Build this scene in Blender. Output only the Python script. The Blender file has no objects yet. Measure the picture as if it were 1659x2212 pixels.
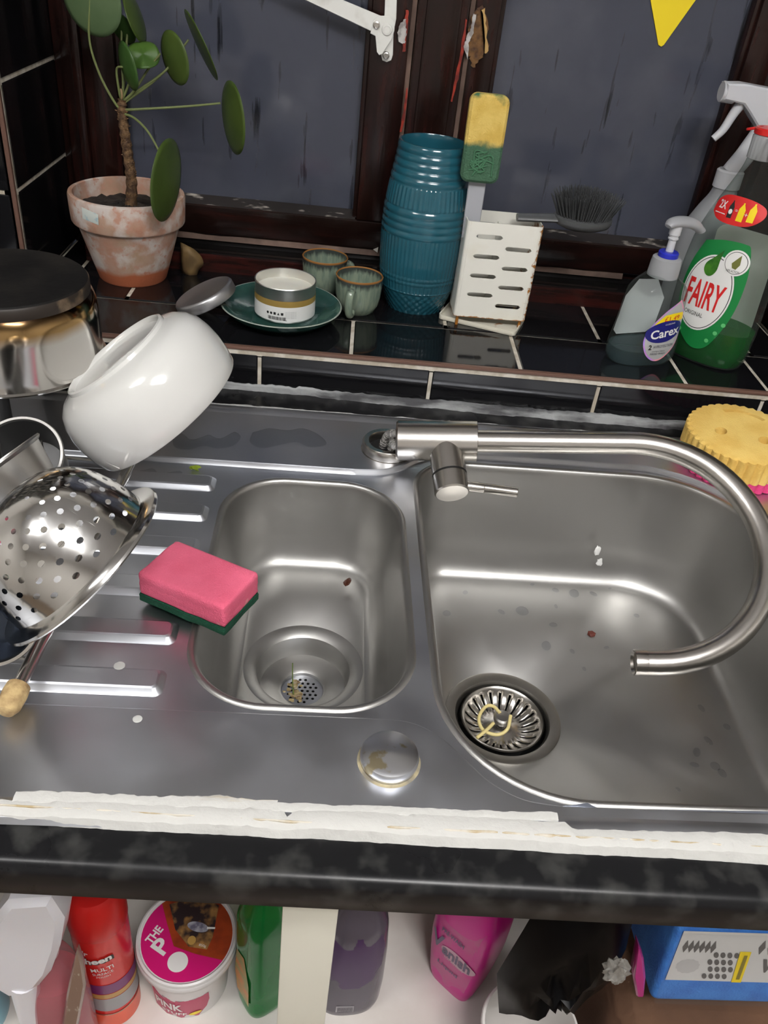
import bpy, bmesh, math, random
import numpy as np
from mathutils import Vector, Matrix
from mathutils.geometry import delaunay_2d_cdt
random.seed(7)
SC = bpy.context.scene
COL = SC.collection
PI = math.pi

# ------------------------------------------------------------------ camera
F = 1804.36
CAM = Vector((.0027, -.8999, .4765))
_p, _y, _r = .6212, .0715, .119
FW = Vector((math.sin(_y)*math.cos(_p), math.cos(_y)*math.cos(_p), -math.sin(_p)))
_r0 = Vector((math.cos(_y), -math.sin(_y), 0)); _u0 = _r0.cross(FW)
RT = _r0*math.cos(_r) + _u0*math.sin(_r)
UP = -_r0*math.sin(_r) + _u0*math.cos(_r)
cam_d = bpy.data.cameras.new('camera'); cam = bpy.data.objects.new('camera', cam_d); COL.objects.link(cam)
cam_d.sensor_fit = 'VERTICAL'; cam_d.sensor_height = 36; cam_d.lens = F*36/2212; cam_d.clip_start = .01; cam_d.clip_end = 60
cam.matrix_world = Matrix(((RT.x, UP.x, -FW.x, CAM.x), (RT.y, UP.y, -FW.y, CAM.y), (RT.z, UP.z, -FW.z, CAM.z), (0, 0, 0, 1)))
SC.camera = cam
# measuring helpers: turn a spot seen in the photograph into a place in the room
def ray(u, v): return RT*((u-829.5)/F) + UP*((1106-v)/F) + FW
def atz(u, v, z): d = ray(u, v); return CAM + d*((z-CAM.z)/d.z)
def aty(u, v, y): d = ray(u, v); return CAM + d*((y-CAM.y)/d.y)
def atd(u, v, d): return CAM + ray(u, v)*d
def dep(P): return (P-CAM).dot(FW)
def mm(P, n): return n*dep(P)/F

# ------------------------------------------------------------------ world, lights, exposure
wd = bpy.data.worlds.new('World'); SC.world = wd; wd.use_nodes = True
nt = wd.node_tree; bg = nt.nodes['Background']
tcw = nt.nodes.new('ShaderNodeTexCoord'); sx = nt.nodes.new('ShaderNodeSeparateXYZ'); rw = nt.nodes.new('ShaderNodeValToRGB')
nt.links.new(tcw.outputs['Generated'], sx.inputs[0]); nt.links.new(sx.outputs['Z'], rw.inputs[0]); nt.links.new(rw.outputs[0], bg.inputs[0])
rw.color_ramp.elements[0].position = 0; rw.color_ramp.elements[0].color = (.07, .08, .115, 1)
rw.color_ramp.elements[1].position = .8; rw.color_ramp.elements[1].color = (.32, .40, .66, 1)
bg.inputs[1].default_value = 1.0
LIGHTS = []
def area(name, loc, target, sx_, sy_, power, col):
    L = bpy.data.lights.new(name, 'AREA'); L.shape = 'RECTANGLE'; L.size = sx_; L.size_y = sy_; L.energy = power; L.color = col
    o = bpy.data.objects.new(name, L); COL.objects.link(o); o.location = loc
    o.rotation_euler = (Vector(target)-Vector(loc)).to_track_quat('-Z', 'Y').to_euler(); LIGHTS.append(o); return o
WARM = (1, .98, .955)
area('lamp_light_main', (.35, -1.35, 1.28), (.35, -1.35, 0), .62, .16, 23, WARM)
area('lamp_light_second', (-.75, -1.1, 1.28), (-.75, -1.1, 0), .5, .12, 8, WARM)
area('ceiling_fill_main', (.35, -1.35, 1.35), (.35, -1.35, 2), .62, .16, 22, WARM)  # upward fill added to brighten the ceiling and what the steel reflects
area('ceiling_fill_second', (-.75, -1.1, 1.35), (-.75, -1.1, 2), .5, .12, 10, WARM)  # second added ceiling fill, lifts the room's bounced light
SC.view_settings.view_transform = 'Standard'; SC.view_settings.look = 'None'
SC.view_settings.gamma = 1; SC.view_settings.use_curve_mapping = False
SC.view_settings.exposure = -.12
SC.cycles.transparent_max_bounces = 24; SC.cycles.max_bounces = 6; SC.cycles.diffuse_bounces = 3; SC.cycles.glossy_bounces = 3; SC.cycles.transmission_bounces = 2

# ------------------------------------------------------------------ materials
MATS = {}
def M(name, col=(.5, .5, .5), rough=.5, metal=0., col2=None, nscale=20., nlo=.4, nhi=.6, ndetail=6., stretch=None,
      bump=0., bscale=200., bstretch=None, rvar=0., coat=0., trans=0., ior=1.45, spec=None, sss=0., alpha=1., emis=None, estr=1., aniso=0.):
    if name in MATS: return MATS[name]
    m = bpy.data.materials.new(name); m.use_nodes = True; t = m.node_tree; b = t.nodes['Principled BSDF']; N = t.nodes.new; K = t.links.new
    b.inputs['Base Color'].default_value = (*col, 1); b.inputs['Roughness'].default_value = rough; b.inputs['Metallic'].default_value = metal
    b.inputs['Coat Weight'].default_value = coat; b.inputs['Coat Roughness'].default_value = .05
    b.inputs['Transmission Weight'].default_value = trans; b.inputs['IOR'].default_value = ior; b.inputs['Alpha'].default_value = alpha
    if spec is not None: b.inputs['Specular IOR Level'].default_value = spec
    if sss: b.inputs['Subsurface Weight'].default_value = sss; b.inputs['Subsurface Radius'].default_value = (.01, .008, .006)
    if emis: b.inputs['Emission Color'].default_value = (*emis, 1); b.inputs['Emission Strength'].default_value = estr
    b.inputs['Anisotropic'].default_value = aniso
    tc = N('ShaderNodeTexCoord')
    def noise(scale, st, det=6.):
        n = N('ShaderNodeTexNoise'); n.inputs['Scale'].default_value = scale; n.inputs['Detail'].default_value = det
        if st:
            mp = N('ShaderNodeMapping'); mp.inputs['Scale'].default_value = st; K(tc.outputs['Object'], mp.inputs[0]); K(mp.outputs[0], n.inputs['Vector'])
        else: K(tc.outputs['Object'], n.inputs['Vector'])
        return n
    if col2 is not None:
        n = noise(nscale, stretch, ndetail); r = N('ShaderNodeValToRGB'); e = r.color_ramp.elements
        e[0].position = nlo; e[0].color = (*col, 1); e[1].position = nhi; e[1].color = (*col2, 1)
        K(n.outputs['Fac'], r.inputs[0]); K(r.outputs[0], b.inputs['Base Color']); m['ramp'] = r.name
    if rvar:
        n = noise(14, None, 8); mr = N('ShaderNodeMapRange'); mr.inputs['From Min'].default_value = .3; mr.inputs['From Max'].default_value = .7
        mr.inputs['To Min'].default_value = max(.02, rough-rvar); mr.inputs['To Max'].default_value = rough+rvar
        K(n.outputs['Fac'], mr.inputs['Value']); K(mr.outputs[0], b.inputs['Roughness'])
    if bump:
        n = noise(bscale, bstretch, 4); bp = N('ShaderNodeBump'); bp.inputs['Strength'].default_value = bump; bp.inputs['Distance'].default_value = .002
        K(n.outputs['Fac'], bp.inputs['Height']); K(bp.outputs[0], b.inputs['Normal'])
    MATS[name] = m; return m
def overlay(m, col, scale, lo, hi, stretch=None, axis=None, a0=0., a1=1., detail=8., jit=.0, invert=False):
    """lay a second colour over a material: noise patches, optionally fading in along one object axis (wear, rust, glaze)"""
    t = m.node_tree; b = t.nodes['Principled BSDF']; N = t.nodes.new; K = t.links.new
    tc = N('ShaderNodeTexCoord'); n = N('ShaderNodeTexNoise'); n.inputs['Scale'].default_value = scale; n.inputs['Detail'].default_value = detail
    if stretch:
        mp = N('ShaderNodeMapping'); mp.inputs['Scale'].default_value = stretch; K(tc.outputs['Object'], mp.inputs[0]); K(mp.outputs[0], n.inputs['Vector'])
    else: K(tc.outputs['Object'], n.inputs['Vector'])
    fac = n.outputs['Fac']
    if axis is not None:
        s = N('ShaderNodeSeparateXYZ'); K(tc.outputs['Object'], s.inputs[0])
        mr = N('ShaderNodeMapRange'); mr.inputs['From Min'].default_value = a0; mr.inputs['From Max'].default_value = a1; K(s.outputs[axis], mr.inputs['Value'])
        ad = N('ShaderNodeMath'); ad.operation = 'MULTIPLY_ADD'; ad.inputs[1].default_value = jit; K(n.outputs['Fac'], ad.inputs[0]); K(mr.outputs[0], ad.inputs[2]); fac = ad.outputs[0]
    r = N('ShaderNodeMapRange'); r.inputs['From Min'].default_value = lo; r.inputs['From Max'].default_value = hi; K(fac, r.inputs['Value'])
    mx = N('ShaderNodeMix'); mx.data_type = 'RGBA'; K(r.outputs[0], mx.inputs['Factor'])
    old = b.inputs['Base Color']
    if old.is_linked: K(old.links[0].from_socket, mx.inputs['A'])
    else: mx.inputs['A'].default_value = old.default_value
    mx.inputs['B'].default_value = (*col, 1); K(mx.outputs['Result'], b.inputs['Base Color'])
    return m
def clear(name, tint, film, k, rough=.08):
    """thin clear plastic or dirty glass: part see-through, part surface"""
    if name in MATS: return MATS[name]
    m = bpy.data.materials.new(name); m.use_nodes = True; t = m.node_tree; N = t.nodes.new; K = t.links.new
    b = t.nodes['Principled BSDF']; b.inputs['Base Color'].default_value = (*film, 1); b.inputs['Roughness'].default_value = rough
    tr = N('ShaderNodeBsdfTransparent'); tr.inputs[0].default_value = (*tint, 1)
    lf = N('ShaderNodeLayerWeight'); lf.inputs[0].default_value = .5; lw = N('ShaderNodeMath'); lw.operation = 'POWER'; lw.inputs[1].default_value = 3.5; K(lf.outputs['Facing'], lw.inputs[0])
    mr = N('ShaderNodeMapRange'); mr.inputs['To Min'].default_value = k; mr.inputs['To Max'].default_value = min(1., k+.55); K(lw.outputs[0], mr.inputs['Value'])
    mx = N('ShaderNodeMixShader'); K(mr.outputs[0], mx.inputs[0]); K(tr.outputs[0], mx.inputs[1]); K(b.outputs[0], mx.inputs[2])
    K(mx.outputs[0], t.nodes['Material Output'].inputs[0]); MATS[name] = m; return m

STEEL = M('brushed_steel', (.60, .62, .665), .37, 1, rvar=.09)  # bluish reflection on the deck is tinted into this base colour
STEELB = M('bowl_steel', (.43, .425, .41), .40, 1, rvar=.05)
CHROME = M('satin_steel', (.58, .555, .52), .25, 1, bump=.03, bscale=150, bstretch=(1, 30, 30))
MIRROR = M('polished_steel', (.72, .71, .69), .13, 1)
GREYSTEEL = M('dull_steel', (.42, .41, .39), .33, 1)
TILE = M('black_glazed_tile', (.006, .006, .007), .07, 0, rvar=.03, spec=.5)
GROUT = M('cream_grout', (.62, .58, .5), .85, 0, col2=(.42, .37, .29), nscale=60)
TRIMB = M('brown_plastic_trim', (.14, .075, .055), .4)
MAHOG = M('dark_mahogany', (.012, .005, .004), .24, 0, col2=(.032, .009, .007), nscale=14, stretch=(8, 8, 1), nlo=.46, nhi=.74, bump=.12, bscale=40, bstretch=(6, 6, .6))
MAHOGH = M('dark_mahogany_rail', (.011, .005, .004), .22, 0, col2=(.028, .008, .006), nscale=14, stretch=(1, 8, 8), nlo=.46, nhi=.75, bump=.12, bscale=40, bstretch=(.6, 6, 6))
REDWOOD = M('red_mahogany', (.045, .009, .007), .25, 0, col2=(.015, .006, .005), nscale=12, stretch=(1, 8, 8))
DARKWOOD = M('blackened_wood', (.009, .008, .008), .2)
BAREWOOD = M('bare_brown_strip', (.16, .1, .075), .7, col2=(.09, .055, .04), nscale=30)
WHITE = M('white_paint', (.78, .76, .7), .45)
WALLP = M('plain_wall', (.72, .70, .66), .9)
CEILP = M('ceiling_paint', (.80, .81, .84), .9)
FLOORM = M('floor_boards', (.22, .16, .11), .5)
BLACKP = M('black_plastic', (.015, .015, .016), .35)

# ------------------------------------------------------------------ mesh helpers
def link(name, me, mat, parent=None, smooth=True, ang=38):
    me.name = name
    o = bpy.data.objects.new(name, me); COL.objects.link(o)
    if mat is not None and not me.materials: me.materials.append(mat)
    if smooth:
        me.polygons.foreach_set('use_smooth', [True]*len(me.polygons)); me.set_sharp_from_angle(angle=math.radians(ang))
    if parent is not None: o.parent = parent
    return o
def ob(name, V, Fc, mat, parent=None, smooth=True, ang=38):
    me = bpy.data.meshes.new(name); me.from_pydata([tuple(v) for v in V], [], Fc); me.validate()
    bm = bmesh.new(); bm.from_mesh(me); bmesh.ops.recalc_face_normals(bm, faces=bm.faces); bm.to_mesh(me); bm.free()
    return link(name, me, mat, parent, smooth, ang)
def thing(name, label, cat, loc=(0, 0, 0), rot=(0, 0, 0), group=None):
    o = bpy.data.objects.new(name, None); COL.objects.link(o); o.empty_display_size = .02
    o.location = loc; o.rotation_euler = rot
    o['label'] = label; o['category'] = cat
    if group: o['group'] = group
    return o
def tag(o, label, cat, group=None):
    o['label'] = label; o['category'] = cat
    if group: o['group'] = group
    return o
def struct(o): o['kind'] = 'structure'; return o
def lab(o, s): o['label'] = s; return o
def join(*parts):
    V = []; Fc = []
    for v, f in parts:
        k = len(V); V += list(v); Fc += [tuple(i+k for i in q) for q in f]
    return V, Fc
def bridge(n, loops, cap0=False, cap1=False):
    Fc = []
    for a in range(loops-1):
        for i in range(n):
            j = (i+1) % n; Fc.append((a*n+i, a*n+j, (a+1)*n+j, (a+1)*n+i))
    if cap0: Fc.append(tuple(range(n-1, -1, -1)))
    if cap1: Fc.append(tuple((loops-1)*n+i for i in range(n)))
    return Fc
def lathe(prof, seg=48, cap0=False, cap1=False):
    V = []
    for r, z in prof:
        for i in range(seg): a = 2*PI*i/seg; V.append((r*math.cos(a), r*math.sin(a), z))
    return V, bridge(seg, len(prof), cap0, cap1)
def loft(loops, cap0=True, cap1=True):
    V = [p for l in loops for p in l]; return V, bridge(len(loops[0]), len(loops), cap0, cap1)
def xf(g, M4): return [M4 @ Vector(v) for v in g[0]], g[1]
def frame(o, zdir, xdir=None):
    z = Vector(zdir).normalized(); x = Vector(xdir) if xdir is not None else (Vector((1, 0, 0)) if abs(z.x) < .9 else Vector((0, 1, 0)))
    x = (x - z*x.dot(z)).normalized(); y = z.cross(x); o = Vector(o)
    return Matrix(((x.x, y.x, z.x, o.x), (x.y, y.y, z.y, o.y), (x.z, y.z, z.z, o.z), (0, 0, 0, 1)))
def tube(path, r, seg=12, caps=True):
    P = [Vector(p) for p in path]; n = len(P); R = r if isinstance(r, (list, tuple)) else [r]*n
    T = [(P[min(i+1, n-1)]-P[max(i-1, 0)]).normalized() for i in range(n)]
    ref = Vector((0, 0, 1)) if abs(T[0].z) < .9 else Vector((1, 0, 0)); x = (ref-T[0]*ref.dot(T[0])).normalized(); V = []
    for i in range(n):
        x = (x-T[i]*x.dot(T[i])).normalized(); y = T[i].cross(x)
        for k in range(seg): a = 2*PI*k/seg; V.append(P[i]+(x*math.cos(a)+y*math.sin(a))*R[i])
    return V, bridge(seg, n, caps, caps)
def spline(pts, n=8):
    P = [Vector(p) for p in pts]; P = [P[0]*2-P[1]]+P+[P[-1]*2-P[-2]]; o = []
    for i in range(1, len(P)-2):
        for k in range(n):
            t = k/n; a, b, c, d = P[i-1], P[i], P[i+1], P[i+2]
            o.append(.5*((2*b)+(c-a)*t+(2*a-5*b+4*c-d)*t*t+(3*b-a-3*c+d)*t**3))
    return o+[P[-2]]
def box(x0, x1, y0, y1, z0, z1, bev=0., seg=2):
    bm = bmesh.new(); bmesh.ops.create_cube(bm, size=1)
    for v in bm.verts: v.co = Vector(((x0+x1)/2+v.co.x*(x1-x0), (y0+y1)/2+v.co.y*(y1-y0), (z0+z1)/2+v.co.z*(z1-z0)))
    if bev: bmesh.ops.bevel(bm, geom=list(bm.edges), offset=bev, segments=seg, affect='EDGES', profile=.5)
    bm.verts.index_update(); g = [v.co.copy() for v in bm.verts], [tuple(v.index for v in f.verts) for f in bm.faces]; bm.free(); return g
def rrect(x0, x1, y0, y1, rad, d=0., seg=10):
    """rounded rectangle loop, inset by d; rad = (front-left, front-right, back-right, back-left)"""
    if not isinstance(rad, (list, tuple)): rad = (rad,)*4
    x0 += d; x1 -= d; y0 += d; y1 -= d; R = [max(.004, q-d) for q in rad]
    C = [(x0+R[0], y0+R[0], PI, R[0]), (x1-R[1], y0+R[1], 1.5*PI, R[1]), (x1-R[2], y1-R[2], 0, R[2]), (x0+R[3], y1-R[3], .5*PI, R[3])]
    o = []
    for cx, cy, a0, r in C:
        for k in range(seg+1): a = a0+.5*PI*k/seg; o.append((cx+r*math.cos(a), cy+r*math.sin(a)))
    return o
def circle(cx, cy, r, n=48): return [(cx+r*math.cos(2*PI*i/n), cy+r*math.sin(2*PI*i/n)) for i in range(n)]
def inside(p, poly):
    x, y = p; c = False; j = len(poly)-1
    for i in range(len(poly)):
        xi, yi = poly[i]; xj, yj = poly[j]
        if (yi > y) != (yj > y) and x < (xj-xi)*(y-yi)/(yj-yi)+xi: c = not c
        j = i
    return c
def offset(poly, d):
    n = len(poly); o = []
    for i in range(n):
        a, b, c = Vector(poly[i-1]), Vector(poly[i]), Vector(poly[(i+1) % n])
        t = ((b-a).normalized()+(c-b).normalized()); t = t.normalized() if t.length > 1e-9 else (c-a).normalized()
        o.append((b.x-t.y*d, b.y+t.x*d))
    return o
def cdt(loops, holes=(), grid=None):
    """loops: [(poly, z)] first one is the outer edge; holes: polys cut out -> verts, faces"""
    P = []; Z = []; E = []
    for poly, z in loops:
        k = len(P); n = len(poly); P += [Vector(q) for q in poly]; Z += [z]*n; E += [(k+i, k+(i+1) % n) for i in range(n)]
    v, e, f, ov, oe, of = delaunay_2d_cdt(P, E, [], 0, 1e-6)
    zz = [Z[o[0]] if o else 0. for o in ov]; out = loops[0][0]; Fc = []
    for q in f:
        c = sum((v[i] for i in q), Vector((0, 0)))/len(q)
        if not inside(c, out) or any(inside(c, h) for h in holes): continue
        Fc.append(tuple(q))
    return [(p.x, p.y, z) for p, z in zip(v, zz)], Fc
def prism(poly, z0, z1, bev=0.):
    """extruded outline with small bevels"""
    L = [[(x, y, z0) for x, y in (offset(poly, bev) if bev else poly)]]
    if bev: L += [[(x, y, z0+bev) for x, y in poly], [(x, y, z1-bev) for x, y in poly]]
    L.append([(x, y, z1) for x, y in (offset(poly, bev) if bev else poly)])
    return loft(L)
def superloop(a, b, z, n=2.6, seg=48, cx=0., cy=0.):
    o = []
    for i in range(seg):
        t = 2*PI*i/seg; c, s = math.cos(t), math.sin(t)
        o.append((cx+a*math.copysign(abs(c)**(2/n), c), cy+b*math.copysign(abs(s)**(2/n), s), z))
    return o
def lerp(tab, z):
    for (z0, *a), (z1, *b) in zip(tab, tab[1:]):
        if z <= z1:
            t = max(0, min(1, (z-z0)/(z1-z0))); t = t*t*(3-2*t) if len(a) > 8 else t
            return [p+(q-p)*t for p, q in zip(a, b)]
    return list(tab[-1][1:])
def decal(outline, fn, rings=10):
    n = len(outline); cx = sum(p[0] for p in outline)/n; cy = sum(p[1] for p in outline)/n
    V = [fn(cx, cy)]; Fc = []
    for k in range(1, rings+1):
        for x, y in outline: V.append(fn(cx+(x-cx)*k/rings, cy+(y-cy)*k/rings))
    for i in range(n): Fc.append((0, 1+i, 1+(i+1) % n))
    for k in range(rings-1):
        for i in range(n): j = (i+1) % n; a = 1+k*n; Fc.append((a+i, a+n+i, a+n+j, a+j))
    return V, Fc
def text_geo(s, size, bold=0., sx=1., shear=0., rot=0., cx=0., cy=0., fit=None):
    c = bpy.data.curves.new('t', 'FONT'); c.body = s; c.size = 1; c.align_x = 'CENTER'; c.align_y = 'CENTER'; c.offset = bold; c.shear = shear; c.resolution_u = 3
    o = bpy.data.objects.new('t', c); COL.objects.link(o); bpy.context.view_layer.update()
    me = bpy.data.meshes.new_from_object(o.evaluated_get(bpy.context.evaluated_depsgraph_get()))
    ca, sa = math.cos(rot), math.sin(rot)
    V = []; fx, fy, ox, oy = size*sx, size, 0., 0.
    if fit:
        X = [v.co.x for v in me.vertices]; Y = [v.co.y for v in me.vertices]; ox, oy = (max(X)+min(X))/2, (max(Y)+min(Y))/2
        fx = fit[0]/(max(X)-min(X)); fy = fit[1]/(max(Y)-min(Y))
    for v in me.vertices:
        x, y = (v.co.x-ox)*fx, (v.co.y-oy)*fy; V.append((cx+x*ca-y*sa, cy+x*sa+y*ca))
    Fc = [tuple(p.vertices) for p in me.polygons]
    bpy.data.objects.remove(o); bpy.data.curves.remove(c); bpy.data.meshes.remove(me)
    return V, Fc
def text(name, s, size, mat, parent, fn, **k):
    V, Fc = text_geo(s, size, **k)
    if not V: return None
    return ob(name, [fn(x, y) for x, y in V], Fc, mat, parent, smooth=False)
def flat(x, y): return (x, y, 0)
def ellipse(a, b, n=40, cx=0., cy=0., rot=0.):
    ca, sa = math.cos(rot), math.sin(rot)
    return [(cx+a*math.cos(2*PI*i/n)*ca-b*math.sin(2*PI*i/n)*sa, cy+a*math.cos(2*PI*i/n)*sa+b*math.sin(2*PI*i/n)*ca) for i in range(n)]
def perforated(nu, nv, fn, hole, rad=.3, wrap=True):
    """grid surface fn(u,v) with real round holes in the cells where hole(i,j) is true"""
    V = []; Fc = []; idx = {}
    def vid(u, v):
        key = (round(u*8) % (nu*8) if wrap else round(u*8), round(v*8))
        if key not in idx: idx[key] = len(V); V.append(fn(u/nu, v/nv))
        return idx[key]
    for j in range(nv):
        for i in range(nu):
            ring = [(i+1, j+.5), (i+1, j+1), (i+.5, j+1), (i, j+1), (i, j+.5), (i, j), (i+.5, j), (i+1, j)]
            R = [vid(*q) for q in ring]
            if hole(i, j):
                H = []
                for k in range(8): a = PI/4*k; H.append(len(V)); V.append(fn((i+.5+rad*math.cos(a))/nu, (j+.5+rad*math.sin(a))/nv))
                for k in range(8): Fc.append((R[k], R[(k+1) % 8], H[(k+1) % 8], H[k]))
            else: Fc.append(tuple(R))
    return V, Fc
def solid(o, t, off=-1):
    m = o.modifiers.new('thickness', 'SOLIDIFY'); m.thickness = t; m.offset = off; return o
def obw(name, g, mat, parent, smooth=True, ang=38):
    """part given in room coordinates under a thing placed anywhere"""
    o = ob(name, g[0], g[1], mat, None, smooth, ang); o.parent = parent
    o.matrix_parent_inverse = (Matrix.Translation(parent.location) @ parent.rotation_euler.to_matrix().to_4x4()).inverted(); return o
def part(name, g, mat, parent, smooth=True, ang=38): return ob(name, g[0], g[1], mat, parent, smooth, ang)
def ext_x(poly, x0, x1):
    return loft([[(x0, y, z) for y, z in poly], [(x1, y, z) for y, z in poly]])

# ================================================================== ROOM SHELL
H = .0505            # height of the tiled ledge above the worktop
D1 = .108            # depth of the ledge in front of the wall
XL, XR, ZT = -.398, .585, 1.0
struct(ob('floor', *box(-1.7, 1.7, -2.8, .4, -1.0, -.9), FLOORM, smooth=False))
struct(ob('ceiling', *box(-1.7, 1.7, -2.8, .4, 1.5, 1.6), CEILP, smooth=False))
struct(ob('wall_left', *box(-1.8, -1.7, -2.8, .4, -.9, 1.5), WALLP, smooth=False))
struct(ob('wall_right', *box(1.7, 1.8, -2.8, .4, -.9, 1.5), WALLP, smooth=False))
struct(ob('wall_front', *box(-1.7, 1.7, -2.9, -2.8, -.9, 1.5), WALLP, smooth=False))
wb = struct(ob('wall_back', *join(box(-1.7, XL-.012, D1+.012, .4, -.9, 1.5), box(XR+.012, 1.7, D1+.012, .4, -.9, 1.5),
                                  box(XL-.012, XR+.012, D1+.012, .4, ZT, 1.5), box(XL-.012, XR+.012, D1+.012, .4, -.9, H-.012)), WALLP, smooth=False))
# tiles on the wall left of the window and on both window reveals
T = .1168
tile_me = {}
def tile(w_, h_, parent, M4, name='tile'):
    """black glazed tile w_ x h_, 8 mm thick, lying in its xy plane with the glaze towards +z"""
    key = (round(w_, 3), round(h_, 3))
    if key not in tile_me:
        g = box(-w_/2, w_/2, -h_/2, h_/2, -.008, 0, .0012, 1); me = bpy.data.meshes.new('tile'); me.from_pydata([tuple(v) for v in g[0]], [], g[1]); me.materials.append(TILE)
        me.polygons.foreach_set('use_smooth', [True]*len(me.polygons)); me.set_sharp_from_angle(angle=math.radians(30)); tile_me[key] = me
    o = bpy.data.objects.new(name, tile_me[key]); COL.objects.link(o); o.parent = parent; o.matrix_local = M4; return o
g0 = .0022
def run(a, b, joints): # split a run at its joints
    c = [a]+[j for j in joints if a < j < b]+[b]; return list(zip(c, c[1:]))
part('grout_bed', join(box(-.9, XL, D1+.0015, D1+.012, H, 1.2), box(XL-.012, XL-.0015, D1+.0015, .40, H, ZT)), GROUT, wb, False)
part('grout_bed', join(box(XR+.0015, XR+.012, D1+.0015, .40, H, ZT), box(XR, 1.1, D1+.0015, D1+.012, H, 1.2)), GROUT, wb, False)
for r in range(9):
    zc = H+T*(r+.5)
    for a, b in run(-.9, XL-.0045, sorted(XL-.203*k-(.1 if r % 2 else 0) for k in range(0, 3))):
        if b-a > .02: tile(b-a-2*g0, T-2*g0, wb, Matrix.Translation(((a+b)/2, D1, zc)) @ Matrix.Rotation(PI/2, 4, 'X'))
    for a, b in run(XR+.0045, 1.1, sorted(XR+.203*k+(.1 if r % 2 else 0) for k in range(0, 3))):
        if b-a > .02: tile(b-a-2*g0, T-2*g0, wb, Matrix.Translation(((a+b)/2, D1, zc)) @ Matrix.Rotation(PI/2, 4, 'X'))
    tile(.193-2*g0, T-2*g0, wb, frame((XL, D1+.0045+.097, zc), (1, 0, 0), (0, 1, 0)))
    tile(.193-2*g0, T-2*g0, wb, frame((XR, D1+.0045+.097, zc), (-1, 0, 0), (0, 1, 0)))
lab(part('corner_trim', box(XL-.004, XL+.0012, D1-.0012, D1+.004, H, ZT, .0008), TRIMB, wb), 'thin brown plastic edge strip on the tiled wall corner')
part('corner_trim', box(XR-.0012, XR+.004, D1-.0012, D1+.004, H, ZT, .0008), TRIMB, wb)

# ledge: boxed-in tiled ledge with tiled front face
led = struct(ob('trim_1', *join(box(-1.7, 1.7, .010, D1+.012, -.9, H-.010), box(XL, XR, D1, .36, -.9, H-.010)), GROUT, smooth=False))
part('grout_bed', join(box(-1.2, 1.2, .0015, .012, -.01, H-.010), box(-1.2, 1.2, .0004, .012, H-.010, H-.002), box(-1.2, 1.2, .0015, D1+.012, H-.012, H-.0012), box(XL, XR, D1, .33, H-.012, H-.0012)), GROUT, led, False)
for a, b in run(-.95, 1.1, [.0069+.203*k for k in range(-5, 3)]+[.515, .718, .921]):
    tile(b-a-2*g0, D1-.006-g0, led, Matrix.Translation(((a+b)/2, .006+(D1-.006)/2-.001, H)))
for a, b in run(XL, XR, [-.361, -.28, -.077, .126, .329, .532]):
    tile(b-a-2*g0, .2, led, Matrix.Translation(((a+b)/2, D1+.002+.1, H)))
for a, b in run(-.95, 1.1, [-.0996+.203*k for k in range(-4, 6)]):
    tile(b-a-2*g0, H-.0085, led, Matrix.Translation(((a+b)/2, 0, (H-.0085)/2)) @ Matrix.Rotation(PI/2, 4, 'X'))
lab(part('edge_trim', box(-.95, 1.1, -.0012, .0055, H-.0035, H+.0008, .001), TRIMB, led), 'brown plastic edge strip along the tiled ledge')

# ------------------------------------------------------------------ window
fr = struct(ob('trim_2', *join(ext_x([(.2285, H), (.2285, .0725), (.2305, .074), (.268, .0745), (.268, .0815), (.275, .083), (.275, .087), (.33, .087), (.33, H)], -.362, XR)), REDWOOD))
part('ledge_board', box(-.362, XR, .2315, .267, .0738, .0752, .0006), DARKWOOD, fr)
part('riser', box(-.362, XR, .2672, .2695, .0745, .0825), DARKWOOD, fr)
bs = []
for k in range(41):
    x = -.355+k*.0185 if k < 40 else .385; wv = .0015*math.sin(k*.5)+.001*math.sin(k*1.3)
    bs.append((x, wv))
lo = [(x, .2625, .083) for x, q in bs]; hi = [(x, .2655, .0905+q) for x, q in bs]; n_ = len(bs)
V = [p for p in lo]+[p for p in hi]+[(x, .272, z) for x, y, z in hi]
Fc = [(i, i+1, n_+i+1, n_+i) for i in range(n_-1)]+[(n_+i, n_+i+1, 2*n_+i+1, 2*n_+i) for i in range(n_-1)]
lab(part('gap_strip', (V, Fc), BAREWOOD, fr), 'bare brown wood showing along the gap under the sash')
part('jamb', join(box(XL, -.362, .30, .34, H, ZT, .002), box(-.385, -.362, .285, .34, H, ZT, .003), box(-.3625, -.351, .255, .34, H, ZT, .003)), MAHOG, fr)
part('jamb', join(box(.497, XR, .268, .34, .087, ZT, .003), box(.52, XR, .25, .34, H, ZT, .003)), MAHOG, fr)
part('mullion', join(box(.0545, .1165, .2585, .34, .087, ZT, .003), box(.064, .107, .2555, .30, .087, ZT, .004)), MAHOG, fr)
part('gap_strip', box(.0478, .0535, .2655, .33, .087, ZT), BAREWOOD, fr)
part('gap_strip', box(.1175, .123, .2655, .33, .087, ZT), BAREWOOD, fr)
part('head_rail', box(XL, XR, .25, .34, ZT-.05, ZT, .003), MAHOG, fr)
GLASS = clear('grimy_pane_glass', (.6, .62, .7), (.052, .054, .066), .74, .10)
t = GLASS.node_tree; b = t.nodes['Principled BSDF']
tc = t.nodes.new('ShaderNodeTexCoord'); mp = t.nodes.new('ShaderNodeMapping'); mp.inputs['Scale'].default_value = (90, 90, 9)
n1 = t.nodes.new('ShaderNodeTexNoise'); n1.inputs['Scale'].default_value = 1.0; n1.inputs['Detail'].default_value = 3
n2 = t.nodes.new('ShaderNodeTexNoise'); n2.inputs['Scale'].default_value = 9.; n2.inputs['Detail'].default_value = 6
t.links.new(tc.outputs['Object'], mp.inputs[0]); t.links.new(mp.outputs[0], n1.inputs['Vector']); t.links.new(tc.outputs['Object'], n2.inputs['Vector'])
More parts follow.
